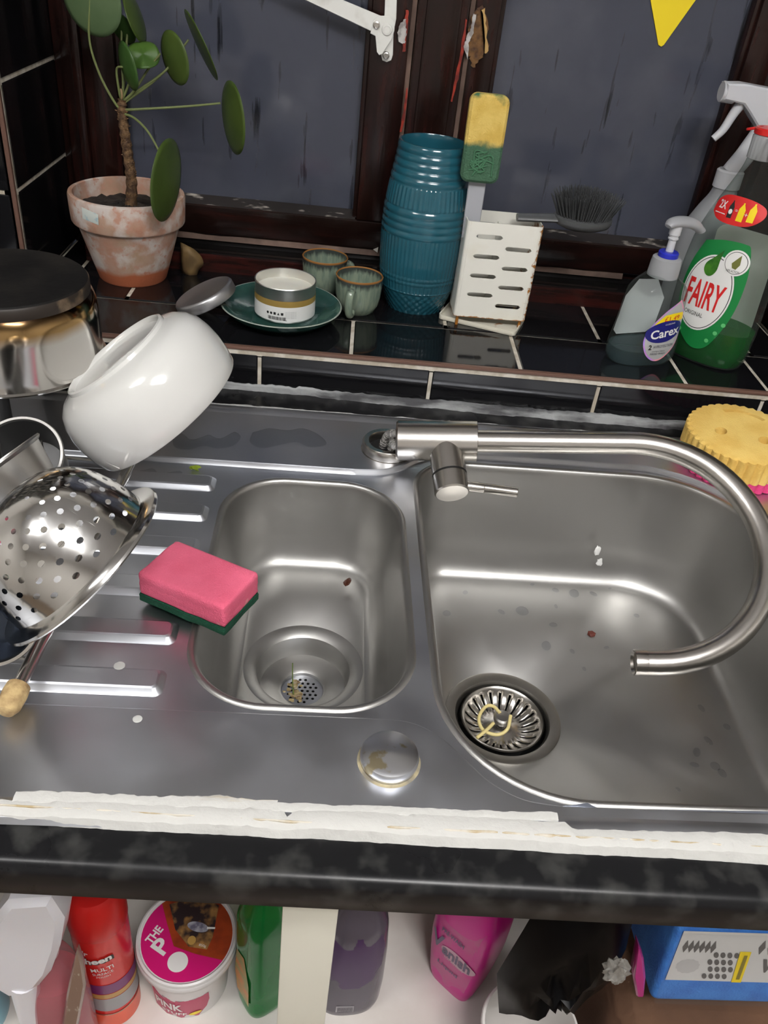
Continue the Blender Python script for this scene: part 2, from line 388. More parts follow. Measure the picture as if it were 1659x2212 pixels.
r1 = t.nodes.new('ShaderNodeValToRGB'); e = r1.color_ramp.elements; e[0].position = .27; e[0].color = (.012, .012, .014, 1); e[1].position = .34; e[1].color = (.080, .086, .112, 1)
r2 = t.nodes.new('ShaderNodeValToRGB'); e = r2.color_ramp.elements; e[0].position = .5; e[0].color = (0, 0, 0, 1); e[1].position = .8; e[1].color = (.03, .03, .03, 1)
mx = t.nodes.new('ShaderNodeMix'); mx.data_type = 'RGBA'; mx.blend_type = 'ADD'; mx.inputs['Factor'].default_value = 1
t.links.new(n1.outputs['Fac'], r1.inputs[0]); t.links.new(n2.outputs['Fac'], r2.inputs[0]); t.links.new(r1.outputs[0], mx.inputs['A']); t.links.new(r2.outputs[0], mx.inputs['B']); t.links.new(mx.outputs['Result'], b.inputs['Base Color'])
PUTTY = M('old_putty', (.03, .026, .024), .3, col2=(.42, .38, .33), nscale=35, nlo=.60, nhi=.72, stretch=(1, 3, 3))
def sash(name, x0, x1, gx0, gx1, zb=.0915, zr=.130, zg=.138):
    s = struct(ob(name, *box(gx0-.004, gx1+.004, .284, .287, zg-.006, ZT-.07), GLASS, smooth=False))   # the pane
    part('bottom_rail', ext_x([(.2635, zb), (.262, zb+.002), (.262, zr-.002), (.264, zr), (.30, zr), (.30, zb)], x0, x1), MAHOGH, s)
    part('putty', ext_x([(.2645, zr), (.283, zg), (.283, zr)], gx0-.004, gx1+.004), PUTTY, s)
    part('stile', join(box(x0, gx0-.006, .2615, .30, zr, ZT-.05, .002), box(gx0-.008, gx0, .268, .30, zr, ZT-.05, .002)), MAHOG, s)
    part('stile', join(box(gx1+.006, x1, .2615, .30, zr, ZT-.05, .002), box(gx1, gx1+.008, .268, .30, zr, ZT-.05, .002)), MAHOG, s)
    part('top_rail', box(x0, x1, .2615, .30, ZT-.08, ZT-.05, .002), MAHOGH, s)
    return s
win1 = sash('window_1', -.351, .0478, -.305, -.0055)
win2 = sash('window_2', .1235, .497, .160, .458)
# chipped red paint, filler and broken wood round the old catch
REDP = M('chipped_red_paint', (.32, .03, .015), .4, col2=(.12, .012, .008), nscale=90)
FILL = M('grey_filler', (.5, .48, .46), .6, col2=(.25, .23, .22), nscale=120)
SPLINT = M('splintered_wood', (.16, .075, .02), .6, col2=(.05, .018, .006), nscale=90, bump=.6, bscale=300)
def ragged(pts, y, t_, jit, parent, mat, name, label=None):
    out = []
    n = len(pts)
    for i in range(n):
        a, b_ = Vector(pts[i]), Vector(pts[(i+1) % n])
        for k in range(5):
            q = a.lerp(b_, k/5); out.append((q.x+random.uniform(-jit, jit), q.y+random.uniform(-jit, jit)))
    o = part(name, loft([[(x, y, z) for x, z in out], [(x*.98+.02*out[0][0], y-t_, z) for x, z in out]]), mat, parent, False)
    if label: lab(o, label)
    return o
def wz(pxs, y): return [(aty(u, v, y).x, aty(u, v, y).z) for u, v in pxs]
ragged(wz([(877, 20), (884, 22), (880, 60), (876, 110), (869, 112), (872, 70)], .2585), .2585, .001, .0007, fr, REDP, 'paint_chip')
ragged(wz([(877, 190), (881, 190), (876, 255), (868, 285), (864, 284), (871, 240)], .2585), .2585, .001, .0007, fr, REDP, 'paint_chip')
ragged(wz([(1006, 40), (1010, 42), (1003, 100), (990, 170), (976, 220), (973, 218), (985, 160), (997, 95)], .2585), .2585, .001, .0006, fr, REDP, 'paint_chip')
ragged(wz([(866, 50), (876, 40), (878, 70), (874, 95), (862, 90), (858, 70)], .2578), .2578, .002, .0009, fr, FILL, 'filler_patch', 'crumbling grey filler by the sash catch')
ragged(wz([(1022, 30), (1040, 10), (1048, 30), (1054, 60), (1055, 110), (1040, 125), (1022, 145), (1012, 120), (1008, 80)], .262), .2605, .0012, .0022, win2, SPLINT, 'splintered_hole', 'splintered bare wood where a catch was torn out')
ragged(wz([(1022, 30), (1029, 32), (1022, 70), (1012, 92), (1010, 130), (1002, 100), (1008, 78), (1018, 60)], .2605), .2592, .0022, .0008, win2, FILL, 'filler_patch')
ragged(wz([(1040, 20), (1046, 18), (1050, 60), (1054, 110), (1046, 116), (1046, 70)], .2605), .2592, .004, .0012, win2, M('raw_splinter', (.45, .28, .1), .6), 'splinter')
# ------------------------------------------------------------------ worktop
WT = M('black_mottled_laminate', (.008, .008, .009), .3, col2=(.034, .034, .033), nscale=46, nlo=.48, nhi=.68, ndetail=3, rvar=.06, spec=.28)
wt = thing('worktop', 'black mottled laminate worktop with rounded front edge round the sink', 'worktop', (0, -.6, -.04))
prof = [(-.583, -.003)]+[(-.612-.009*math.sin(a), -.012+.009*math.cos(a)) for a in [i*PI/12 for i in range(7)]]+[(-.621, -.032), (-.616, -.040), (-.583, -.040)]
obw('front_strip', ext_x(prof, -1.2, 1.2), WT, wt)
obw('slab', join(box(-1.2, -.53, -.583, .009, -.040, -.003), box(.49, 1.2, -.583, .009, -.040, -.003), box(-.53, .49, -.050, .009, -.040, -.003)), WT, wt, False)
SEAL = M('white_sealant', (.55, .545, .52), .55, col2=(.55, .47, .33), nscale=30, nlo=.62, nhi=.75, bump=.5, bscale=150, stretch=(.3, 3, 3))
GREYSEAL = M('smeared_silicone', (.33, .34, .34), .3, col2=(.08, .08, .085), nscale=30, nlo=.42, nhi=.62, bump=.6, bscale=120, stretch=(.5, 2, 2))
def sealant(name, x0, x1, f0, f1, z, th, j0, j1, mat, n=150, seed=1, skip=None):
    """ragged strip of sealant: two wavering edges, a domed section"""
    rnd = random.Random(seed); L = []; w0 = w1 = 0.; hh = 0.
    for i in range(n+1):
        x = x0+(x1-x0)*i/n; w0 = .86*w0+rnd.gauss(0, j0*.35); w1 = .86*w1+rnd.gauss(0, j1*.35); hh = .7*hh+rnd.gauss(0, th*.08)
        a, b_ = f0(x)+w0, f1(x)+w1; t2 = max(th*.3, th+hh); L.append([(x, a, z), (x, a+(b_-a)*.15, z+t2*.8), (x, a+(b_-a)*.5, z+t2), (x, a+(b_-a)*.85, z+t2*.8), (x, b_, z), (x, (a+b_)/2, z-.002)])
    g = loft(L)
    return obw(name, g, mat, wt)
sfr = lambda x: -.588+.025*(x-.05)
lab(sealant('sealant_strip', -.55, .5, lambda x: -.5925+.0006*math.sin(x*9), lambda x: sfr(x)+(.0165 if x < .17 else .0105), -.003, .0078, .0006, .0009, SEAL, 260, 3), 'thick white sealant along the front of the sink')
lab(sealant('sealant_stain', -.55, .5, lambda x: -.5852, lambda x: -.5836, .0035, .0012, .0005, .0005, M('stained_sealant', (.42, .33, .19), .8, col2=(.62, .58, .5), nscale=70), 260, 23), 'yellow-brown stained groove in the white sealant')
sealant('sealant_strip', -.185, -.02, lambda x: sfr(x)+.012, lambda x: sfr(x)+.0225, .0005, .0026, .0003, .0012, SEAL, 70, 5)
sealant('sealant_strip', -.02, .165, lambda x: sfr(x)+.012, lambda x: sfr(x)+.0195, .0005, .0026, .0003, .0010, SEAL, 70, 8)
sealant('sealant_strip', -.45, -.20, lambda x: sfr(x)+.012, lambda x: sfr(x)+.019, .0005, .0024, .0003, .0009, SEAL, 90, 9)
lab(sealant('silicone_bead', -.6, .44, lambda x: -.008-.003*math.sin(x*7)-.006*max(0, x), lambda x: .002, -.003, .0085, .0016, .0004, GREYSEAL, 260, 11), 'smeared grey silicone where the tiles meet the worktop')
sealant('silicone_smear', -.5, .43, lambda x: -.049+.02*max(x, -.1), lambda x: -.0445+.02*max(x, -.1), -.002, .0025, .0014, .0016, M('pale_silicone', (.5, .5, .49), .4), 200, 17)

# ================================================================== SINK (own axes, turned 1.4 degrees)
SA = .025; SO = Vector((.05, -.305, 0))
sink = thing('kitchen_sink', 'stainless steel one-and-a-half bowl sink with ribbed drainer', 'sink', SO, (0, 0, SA))
def sw(x, y, z=0.):  # sink axes -> room
    return Vector((SO.x+x*math.cos(SA)-y*math.sin(SA), SO.y+x*math.sin(SA)+y*math.cos(SA), z))
OUT = (-.58, .446, -.283, .2605)
outer = [(rrect(*OUT, .012, d), z) for d, z in ((0, -.002), (.003, .0012), (.006, .0022), (.012, .0022), (.015, .0012), (.018, 0))]
front_c = spline([(-.02, -.1895, 0), (.012, -.191, 0), (.033, -.202, 0), (.05, -.221, 0), (.066, -.240, 0), (.088, -.2535, 0), (.115, -.258, 0)], 6)
back_c = spline([(.115, .1905, 0), (.075, .1885, 0), (.045, .176, 0), (.022, .157, 0), (.0, .146, 0), (-.03, .143, 0)], 6)
right = rrect(0, .402, -.258, .1905, (.1, .108, .118, .1), 0, 10); right = right[11:33]
rec = [(-.56, -.1895)]+[(p.x, p.y) for p in front_c]+right+[(p.x, p.y) for p in back_c]+[(-.56, .143)]
recs = [(rec, 0), (offset(rec, .0012), -.0008), (offset(rec, .003), -.0042), (offset(rec, .0042), -.005)]
SB = (-.151, .0165, -.1745, .118); SBR = .058
MB = (.041, .392, -.2475, .172); MBR = (.10, .09, .105, .048)
ribs = []
for yw in (-.2165, -.2665, -.319, -.374, -.4285, -.4815):
    yl = yw+.305+.025*.16; x1 = -.166-.006*(-.2-yw)
    for d, z in ((0, -.005), (.0012, -.0043), (.0042, -.0008), (.0058, 0.)):
        ribs.append((rrect(-.5, x1, yl-.001, yl+.026, .007, d, 5), z))
knob_xy = (sw(0, 0), )
deck = cdt(outer+recs+ribs+[(rrect(*SB, SBR, -.007), -.005), (rrect(*MB, MBR, -.007), -.005)], [rrect(*SB, SBR, -.007), rrect(*MB, MBR, -.007)])
dk = part('deck', deck, STEEL, sink, True, 20)
mdf = dk.modifiers.new('normals', 'WEIGHTED_NORMAL'); mdf.keep_sharp = True; mdf.weight = 100
skirt = [[(x, y, z) for x, y in rrect(*OUT, .012, 0)] for z in (-.002, -.004)]
def bowl(name, R4, rad, depth, fil, draft, dr, fh=.021):
    ls = [(-.007, -.005), (-.0058, -.0036), (-.0042, -.003), (-.002, -.0034), (-.0006, -.005), (.0003, -.0075), (.001, -.012)]
    n0 = 8
    for k in range(1, n0+1): tt = k/n0; ls.append((.001+draft*tt, -.012-(depth-fil-.012)*tt))
    dr0 = .001+draft
    for k in range(1, 11): a = .5*PI*k/10; ls.append((dr0+fh*(1-math.cos(a)), -(depth-fil)-fil*math.sin(a)))
    seg = 14
    L = [[(x, y, z) for x, y in rrect(*R4, rad, d, seg)] for d, z in ls]
    V, Fc = loft(L, False, False)
    c = circle(dr[0], dr[1], .0545, 64)
    V2, F2 = cdt([(rrect(*R4, rad, ls[-1][0], seg), -depth), (offset(c, -.0012), -depth-.0012), (c, -depth-.003)], [c])
    V, Fc = join((V, Fc), (V2, F2)); bm = bmesh.new()
    vs = [bm.verts.new(v) for v in V]
    for q in Fc:
        try: bm.faces.new([vs[i] for i in q])
        except ValueError: pass
    bmesh.ops.remove_doubles(bm, verts=bm.verts, dist=1e-5); bm.verts.index_update()
    g = [v.co.copy() for v in bm.verts], [tuple(v.index for v in f.verts) for f in bm.faces]; bm.free()
    o = part(name, g, STEELB, sink, True, 60); return o
DS = (-.0668, -.0455); DM = (.129, -.055); ZS, ZM = -.100, -.145
lab(bowl('small_bowl', SB, SBR, .100, .036, .007, DS, .018), 'small steel bowl of the sink beside the drainer')
lab(bowl('main_bowl', MB, MBR, .145, .044, .008, DM), 'large steel bowl of the sink under the tap')
# wastes
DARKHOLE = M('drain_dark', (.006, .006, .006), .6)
def at(g, x, y, z): return [(v[0]+x, v[1]+y, v[2]+z) for v in g[0]], g[1]
ws = part('waste', at(lathe([(.0575, -.0028), (.0565, -.0012), (.055, -.0012), (.0475, -.0028), (.0435, -.006), (.042, -.022), (.040, -.026), (.0235, -.029), (.0205, -.031), (.0195, -.036)], 64), *DS, ZS), STEELB, sink)
holes = []
for i in range(-3, 4):
    for j in range(-3, 4):
        x = i*.0052+(j % 2)*.0026; y = j*.0046
        if x*x+y*y < .0155**2: holes.append(circle(x, y, .0015, 8))
V, Fc = cdt([(circle(0, 0, .0198, 40), 0)]+[(h, 0) for h in holes], holes)
solid(part('strainer_plate', at((V, Fc), DS[0], DS[1], ZS-.0345), STEEL, ws, False), .0008)
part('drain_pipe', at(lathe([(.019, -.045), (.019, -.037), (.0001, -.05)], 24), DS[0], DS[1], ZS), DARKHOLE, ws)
wm = part('waste', at(lathe([(.0575, -.0028), (.0565, -.0008), (.055, -.0005), (.0465, -.0022), (.0440, -.006), (.0432, -.020), (.030, -.034), (.0001, -.036)], 64), *DM, ZM), M('waste_steel', (.33, .315, .29), .36, 1), sink)
part('rust_line', at(lathe([(.0570, -.0022), (.0578, -.0013), (.0584, -.0022)], 64), *DM, ZM), M('rust_stain', (.16, .085, .035), .8, col2=(.06, .035, .02), nscale=60), wm)
bk = []
nsl = 22
V = []; Fc = []
prf = [(.0412, -.004), (.0395, -.0025), (.0375, -.004), (.036, -.0075), (.0325, -.0115), (.0275, -.015), (.0215, -.017), (.0165, -.0165), (.0125, -.0145), (.006, -.0135), (.0035, -.0135)]
segs = nsl*4
for r_, z_ in prf:
    for i in range(segs): a = 2*PI*i/segs; V.append((r_*math.cos(a), r_*math.sin(a), z_))
for j in range(len(prf)-1):
    for i in range(segs):
        if 3 <= j <= 5 and i % 4 == 0: continue
        k = (i+1) % segs; Fc.append((j*segs+i, j*segs+k, (j+1)*segs+k, (j+1)*segs+i))
sb_ = solid(part('basket_strainer', at((V, Fc), DM[0], DM[1], ZM), CHROME, wm), .0008)
lab(sb_, 'slotted steel basket strainer with centre knob')
part('strainer_knob', at(lathe([(.0035, -.0135), (.0035, -.009), (.0075, -.008), (.0085, -.0055), (.0085, -.002), (.007, -.0005), (.0001, 0)], 32), DM[0], DM[1], ZM), GREYSTEEL, wm)
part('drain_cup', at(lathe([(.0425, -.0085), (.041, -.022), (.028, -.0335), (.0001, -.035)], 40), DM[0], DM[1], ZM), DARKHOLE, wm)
# round waste control knob on the front of the deck
kp = atz(842, 1632, .006); kx = (kp-SO).x*math.cos(SA)+(kp-SO).y*math.sin(SA); ky = -(kp-SO).x*math.sin(SA)+(kp-SO).y*math.cos(SA)
STAIN = M('limescale_stain', (.42, .36, .22), .8, col2=(.2, .18, .14), nscale=60)
KNOBM = overlay(M('knob_steel', (.72, .73, .76), .3, 1), (.55, .48, .32), 60, .58, .63)
kn = part('waste_knob', at(lathe([(.0195, .0), (.0202, .002), (.0205, .0065), (.0195, .0085), (.017, .0095), (.0001, .0102)], 56), kx, ky, 0), KNOBM, sink)
lab(kn, 'round steel waste control knob with limescale on top')
part('stain_ring', at(lathe([(.0196, .0), (.0199, .0006), (.0208, .0005), (.0222, 0)], 48), kx, ky, 0), STAIN, kn)
# ================================================================== TAP, lying on its side across the main bowl
th = atz(838, 961, .006)
tap = thing('mixer_tap', 'brushed steel gooseneck mixer tap lying loose across the main bowl', 'tap', (th.x, th.y, .0))
obw('hole_collar', xf(lathe([(.0205, 0), (.0205, .009), (.0215, .011), (.0265, .011), (.028, .009), (.028, .0005), (.029, 0)], 56), Matrix.Translation((th.x, th.y, 0))), CHROME, tap)
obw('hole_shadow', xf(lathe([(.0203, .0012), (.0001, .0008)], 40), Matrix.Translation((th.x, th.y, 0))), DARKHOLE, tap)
b0 = atz(856, 951, .0255); b1 = atz(1030, 955, .034); s1 = atz(1362, 957, .0525)
ax = (s1-b0).normalized()
bl = (b1-b0).length
BR = .0212
obw('body', xf(lathe([(.004, 0), (BR-.002, 0), (BR, .002), (BR, bl-.012), (BR, bl-.0115), (BR, bl-.0005), (BR-.001, bl), (.0135, bl), (.0135, bl-.002)], 56), frame(b0, ax)), CHROME, tap)
end = atz(1374, 1431, -.058)
sp0 = b0+ax*(bl-.004)
S0 = b0+ax*((s1-b0).length)
pn = end-S0; pn = (pn-ax*pn.dot(ax)); RADT = pn.length/2; pn.normalize()
path = [sp0, b0+ax*(bl+.05), S0]
for k in range(1, 33): a = PI*k/32; path.append(S0+pn*RADT*(1-math.cos(a))+ax*RADT*math.sin(a))
path.append(path[-1]-ax*(.5*max(.004, (S0-end).dot(ax)))); path.append(S0+pn*2*RADT-ax*max(.008, (S0-end).dot(ax)))
sp = obw('spout', tube(path, .0118, 28, False), CHROME, tap)
tip = path[-1]; td = -ax
obw('spout_tip', xf(lathe([(.0118, -.001), (.0120, .0), (.0120, .010), (.0113, .0105), (.0100, .008), (.0001, .006)], 28), frame(tip-td*.008, td)), CHROME, tap)
vd = (pn*.96+ax*.12).normalized(); v0 = b0+ax*(bl*.60)
valve = obw('valve', xf(lathe([(.0178, .006), (.0178, .041), (.0172, .0415), (.0172, .0428), (.0178, .0433), (.0178, .062), (.0165, .0635), (.0001, .064)], 44), frame(v0, vd)), CHROME, tap)
obw('valve_groove', xf(lathe([(.0180, .0411), (.0180, .0431)], 44), frame(v0, vd)), DARKHOLE, tap)
l0 = v0+vd*.052; ld = (ax*.93+pn*.24-vd*.12).normalized()
obw('lever', xf(lathe([(.0001, .012), (.0052, .012), (.0052, .034), (.0049, .0345), (.0052, .035), (.0052, .068), (.0048, .0685), (.0001, .0688)], 24), frame(l0, ld)), CHROME, tap)
BRAID = M('braided_hose', (.6, .59, .57), .25, 1, bump=.9, bscale=900)
for k, (dx, dz) in enumerate(((-.003, .0045), (.006, -.002))):
    st = Vector((th.x+dx, th.y+.004-.008*k, -.03)); en = b0+ax*.004+Vector((0, .006-.012*k, dz))
    pth = spline([st, st+Vector((-.002, 0, .03)), Vector((th.x-.001+k*.006, th.y-.002, .019-.004*k)), en-ax*.006, en+ax*.006], 14)
    obw('hose', tube(pth, [.0046+.0005*math.sin(i*2.4) for i in range(len(pth))], 14), BRAID, tap)

# ------------------------------------------------------------------ pink sponge lying over the edge of the small bowl
PINK = M('pink_foam', (.78, .14, .235), .85, col2=(.72, .115, .20), nscale=25, bump=.5, bscale=700, sss=.1)
overlay(PINK, (.82, .5, .42), 40, .68, .76)
GSCR = M('green_scourer', (.006, .07, .035), .95, bump=.8, bscale=900)
zt_ = .030
c4 = [atz(*q, zt_) for q in ((303, 1240), (494, 1318), (551, 1233), (371, 1162))]
cen = sum(c4, Vector())/4; ex = ((c4[1]-c4[0])+(c4[2]-c4[3])).normalized(); lx = ((c4[1]-c4[0]).length+(c4[2]-c4[3]).length)/2; ly = ((c4[3]-c4[0]).length+(c4[2]-c4[1]).length)/2
spg = thing('sponge', 'pink washing-up sponge with green scourer base beside the small bowl', 'sponge', (cen.x, cen.y, .0005), (0, 0, math.atan2(ex.y, ex.x)))
def cushion(lx, ly, z0, z1, r, jit, n=16, seed=1):
    rnd = random.Random(seed); bm = bmesh.new(); bmesh.ops.create_cube(bm, size=1)
    for v in bm.verts: v.co = Vector((v.co.x*lx, v.co.y*ly, (z0+z1)/2+v.co.z*(z1-z0)))
    bmesh.ops.bevel(bm, geom=list(bm.edges), offset=r, segments=3, affect='EDGES', profile=.5)
    bmesh.ops.subdivide_edges(bm, edges=[e for e in bm.edges if e.calc_length() > .012], cuts=6, use_grid_fill=True)
    for v in bm.verts: v.co += Vector((rnd.gauss(0, jit), rnd.gauss(0, jit), rnd.gauss(0, jit)))
    bm.verts.index_update(); g = [v.co.copy() for v in bm.verts], [tuple(v.index for v in f.verts) for f in bm.faces]; bm.free(); return g
part('foam', cushion(lx, ly, .007, zt_, .0035, .0002), PINK, spg, True, 60)
part('scourer', cushion(lx*.995, ly*.995, 0, .0075, .001, .0003, seed=4), GSCR, spg)

# ------------------------------------------------------------------ smiling yellow sponge behind the right end of the tap
yc = atz(1612, 938, .044)
YEL = M('yellow_foam', (.86, .60, .17), .85, col2=(.78, .5, .12), nscale=30, bump=.5, bscale=600, sss=.1)
ys = thing('sponge', 'round yellow smiley sponge with scalloped edge and pink underside by the tiles', 'sponge', (yc.x, yc.y+.006, .003), (.03, -.05, .5))
def scallop(r, amp, n=38, pts=304):
    o = []
    for i in range(pts):
        a = 2*PI*i/pts; k = abs(math.sin(a*n/2)); o.append(((r+amp*(k-.5))*math.cos(a), (r+amp*(k-.5))*math.sin(a)))
    return o
sc = scallop(.061, .003)
eyes = [ellipse(.0085, .0065, 20, -.024, .012, .4), ellipse(.0085, .0065, 20, .008, -.022, .4)]
smile = [(.040*math.cos(a)+.004, .040*math.sin(a)+.006) for a in np.linspace(.05, 1.35, 14)]+[(.034*math.cos(a)+.004, .034*math.sin(a)+.006) for a in np.linspace(1.35, .05, 14)]
top = cdt([(sc, .040), (offset(sc, .003), .042)]+[(h, .042) for h in eyes+[smile]], eyes+[smile])
side = loft([[(x, y, z) for x, y in sc] for z in (.013, .026, .040)], True, False)
pits = []
for h in eyes+[smile]: pits.append(loft([[(x, y, .042) for x, y in h], [(x, y, .030) for x, y in h]], False, True))
part('foam', join(top, side, *pits), YEL, ys, True, 40)
part('scourer', prism(scallop(.0605, .003), 0, .0135, .001), M('pink_scourer', (.75, .06, .22), .9, bump=.7, bscale=700), ys)

# ------------------------------------------------------------------ scraps and water in the sink
def blob(r, seed, sub=2, jit=.25, sq=(1, 1, 1)):
    rnd = random.Random(seed); bm = bmesh.new(); bmesh.ops.create_icosphere(bm, subdivisions=sub, radius=r)
    for v in bm.verts: v.co *= 1+rnd.uniform(-jit, jit); v.co = Vector((v.co.x*sq[0], v.co.y*sq[1], v.co.z*sq[2]))
    bm.verts.index_update(); g = [v.co.copy() for v in bm.verts], [tuple(v.index for v in f.verts) for f in bm.faces]; bm.free(); return g
def scrap(name, u, v, z, g, mat, label, cat='food scrap', rz=0.):
    p = atz(u, v, z); o = ob(name, g[0], g[1], mat); o.location = p; o.rotation_euler = (0, 0, rz); tag(o, label, cat); return o
scrap('food_scrap', 750, 1258, -.088, blob(.0045, 3, 2, .35, (.7, 1.3, .5)), M('dark_peel', (.05, .012, .004), .35), 'small dark brown peel in the small bowl', rz=-.5)
scrap('food_scrap', 1278, 1369, -.1435, blob(.004, 5, 1, .3, (1, 1, .6)), M('brown_crumb', (.1, .02, .012), .5), 'small red-brown crumb on the floor of the main bowl')
scrap('food_scrap', 420, 1011, -.002, blob(.0042, 8, 2, .6, (1.1, .8, .5)), M('green_herb', (.22, .3, .02), .6), 'small green herb scrap behind the drainer ribs')
wp = [atz(1287, 1178, -.094), atz(1292, 1205, -.110)]
g = join(xf(blob(.0042, 2, 2, .3), frame((wp[0].x, sw(0, .1585).y-.001, wp[0].z), (0, -1, .1)) @ Matrix.Diagonal((.9, 1.5, .3, 1))),
         xf(blob(.0034, 6, 2, .4), frame((wp[1].x, sw(0, .1575).y-.001, wp[1].z), (0, -1, .1)) @ Matrix.Diagonal((1, 1.6, .3, 1))))
tag(ob('foam_blob', *g, M('white_foam', (.8, .8, .78), .5)), 'white foam splash on the back wall of the main bowl', 'splash')
# pasta strand caught on the basket strainer
PAST = M('pale_pasta', (.78, .66, .3), .45, sss=.2)
pz = ZM-.002
pl = spline([atz(u, v, pz+dz) for u, v, dz in ((1080, 1540, .002), (1066, 1526, .001), (1050, 1526, .001), (1036, 1545, .001), (1036, 1564, .0), (1048, 1580, -.001), (1075, 1587, -.001), (1096, 1575, .001), (1103, 1546, .002))], 8)
g2 = tube(pl, .0017, 10)
o = ob('pasta_strand', *join(tube(spline([atz(u, v, pz+dz) for u, v, dz in ((1030, 1594, .001), (1052, 1576, .002), (1066, 1562, .002))], 6), .0017, 10), g2), PAST)
tag(o, 'curled pale pasta strand on the basket strainer', 'food scrap')
st = tube(spline([atz(632, 1432, ZS-.014), atz(632, 1470, ZS-.024), atz(634, 1500, ZS-.031)], 6), .0006, 6)
tag(ob('herb_stalk', *st, M('green_stalk', (.08, .12, .02), .5)), 'thin green stalk standing in the small bowl drain', 'food scrap')
mush = []
for i in range(26):
    a = random.uniform(0, 2*PI); r_ = .014*math.sqrt(random.random()); p = sw(DS[0]-.006+.8*r_*math.cos(a), DS[1]+r_*math.sin(a), ZS-.0335)
    mush.append(at(blob(random.uniform(.0012, .0026), i, 1, .4, (1.3, 1, .5)), p.x, p.y, p.z))
mo = ob('food_mush', *join(*mush), M('soggy_scraps', (.3, .24, .12), .5, col2=(.12, .07, .03), nscale=200)); mo['kind'] = 'stuff'; tag(mo, 'soggy food scraps on the small drain strainer', 'food scrap')
for u_, v_, r_, lb in ((258, 1438, .0042, 'pale dried water spot on the front drainer rib'), (297, 1553, .0034, 'pale dried water spot on the front deck of the sink')):
    p = atz(u_, v_, .0003); o = ob('water_mark', *lathe([(r_, 0), (r_*.8, .0003), (.0001, .0003)], 18), M('limescale_pale', (.5, .5, .48), .6)); o.location = p; tag(o, lb, 'stain')
WATER = clear('water_film', (.94, .955, .97), (.02, .02, .022), .11, .03)
def puddle(name, pxs, z, th_, label, group=None, n=4, rim=.003):
    P = [atz(u, v, z) for u, v in pxs]; P.append(P[0]); poly = [(p.x, p.y) for p in spline(P, n)[:-1]]
    area2 = sum(poly[i-1][0]*poly[i][1]-poly[i][0]*poly[i-1][1] for i in range(len(poly)))
    if area2 < 0: poly.reverse()
    i1 = offset(poly, rim*.3); i2 = offset(poly, rim)
    V, Fc = loft([[(x, y, z) for x, y in poly], [(x, y, z+th_*.75) for x, y in i1], [(x, y, z+th_) for x, y in i2]], False, True)
    o = ob(name, V, Fc, WATER); tag(o, label, 'water', group); return o
puddle('water_puddle', [(372, 942), (395, 938), (412, 950), (432, 946), (452, 940), (475, 948), (505, 934), (520, 944), (505, 962), (470, 969), (440, 963), (410, 971), (378, 966)], .0002, .0012, 'flat irregular water puddle behind the drainer, left of the other')
puddle('water_puddle', [(545, 935), (580, 926), (620, 930), (655, 926), (690, 940), (705, 960), (670, 966), (640, 955), (600, 962), (565, 968), (540, 955)], .0002, .0011, 'flat water puddle behind the small bowl, near the tap hole')
puddle('water_puddle', [(300, 1018), (330, 1012), (345, 1022), (390, 1018), (388, 1030), (360, 1040), (320, 1034)], -.0048, .0009, 'thin water streak on the drainer beside the green herb scrap')
DROPS = [(1083, 1322, 7), (1128, 1320, 14), (1240, 1282, 12), (1282, 1283, 7), (1200, 1275, 7), (1201, 1310, 5), (1195, 1350, 8), (1180, 1395, 12), (1236, 1407, 6), (1262, 1445, 5), (1310, 1399, 5), (1375, 1330, 6), (1150, 1262, 5), (1318, 1270, 5), (1005, 1280, 6), (965, 1325, 9),
         (1530, 1600, 9), (1505, 1625, 10), (1545, 1655, 11), (1500, 1652, 8), (1570, 1570, 8), (1515, 1530, 8), (1560, 1670, 10), (1465, 1705, 5)]
gd = lathe([(1, 0), (.92, .22), (.7, .38), (.4, .46), (.0001, .5)], 20)
dme = bpy.data.meshes.new('water_drop'); dme.from_pydata(gd[0], [], gd[1]); dme.materials.append(WATER); dme.polygons.foreach_set('use_smooth', [True]*len(dme.polygons))
for i, (u, v, s) in enumerate(DROPS):
    p = atz(u, v, -.1449); r_ = mm(p, s); o = bpy.data.objects.new('water_drop', dme); COL.objects.link(o)
    o.location = p; k = random.uniform(.6, 1.4); o.scale = (r_*k, r_/k, r_*.55); o.rotation_euler = (0, 0, random.uniform(0, 3))
    tag(o, 'small clear water drop on the floor of the main bowl', 'water', 'water drops in the main bowl')
# ================================================================== THINGS ON THE TILED LEDGE
# ---- terracotta pot with the plant
px_, py_ = -.2895, .189
TERRA = M('weathered_terracotta', (.40, .20, .13), .85, col2=(.46, .33, .26), nscale=50, nlo=.3, nhi=.7, bump=.3, bscale=150)
overlay(TERRA, (.36, .25, .16), 22, .48, .75)
overlay(TERRA, (.54, .48, .44), 38, .48, .64)
overlay(TERRA, (.44, .24, .17), 110, .56, .66)
overlay(TERRA, (.42, .12, .05), 30, .62, .80, axis='Z', a0=.035, a1=-.002, jit=.5)
pot = thing('plant_pot', 'weathered terracotta flower pot with white bloom on the ledge', 'flower pot', (px_, py_, H))
part('pot_body', lathe([(.0001, 0), (.042, 0), (.0435, .002), (.0535, .036), (.0635, .0705), (.0648, .073), (.0690, .0735), (.0702, .0755), (.0708, .085), (.0715, .1055), (.0705, .1085), (.0675, .1095), (.0655, .1085), (.0645, .10), (.0625, .086), (.061, .080)], 72), TERRA, pot)
SOIL = M('dry_soil', (.035, .026, .02), .95, col2=(.015, .011, .009), nscale=80, bump=1, bscale=260)
rnd = random.Random(3); V, Fc = lathe([(.0632, .088), (.055, .0885), (.045, .089), (.035, .0895), (.025, .091), (.012, .093), (.0001, .094)], 48)
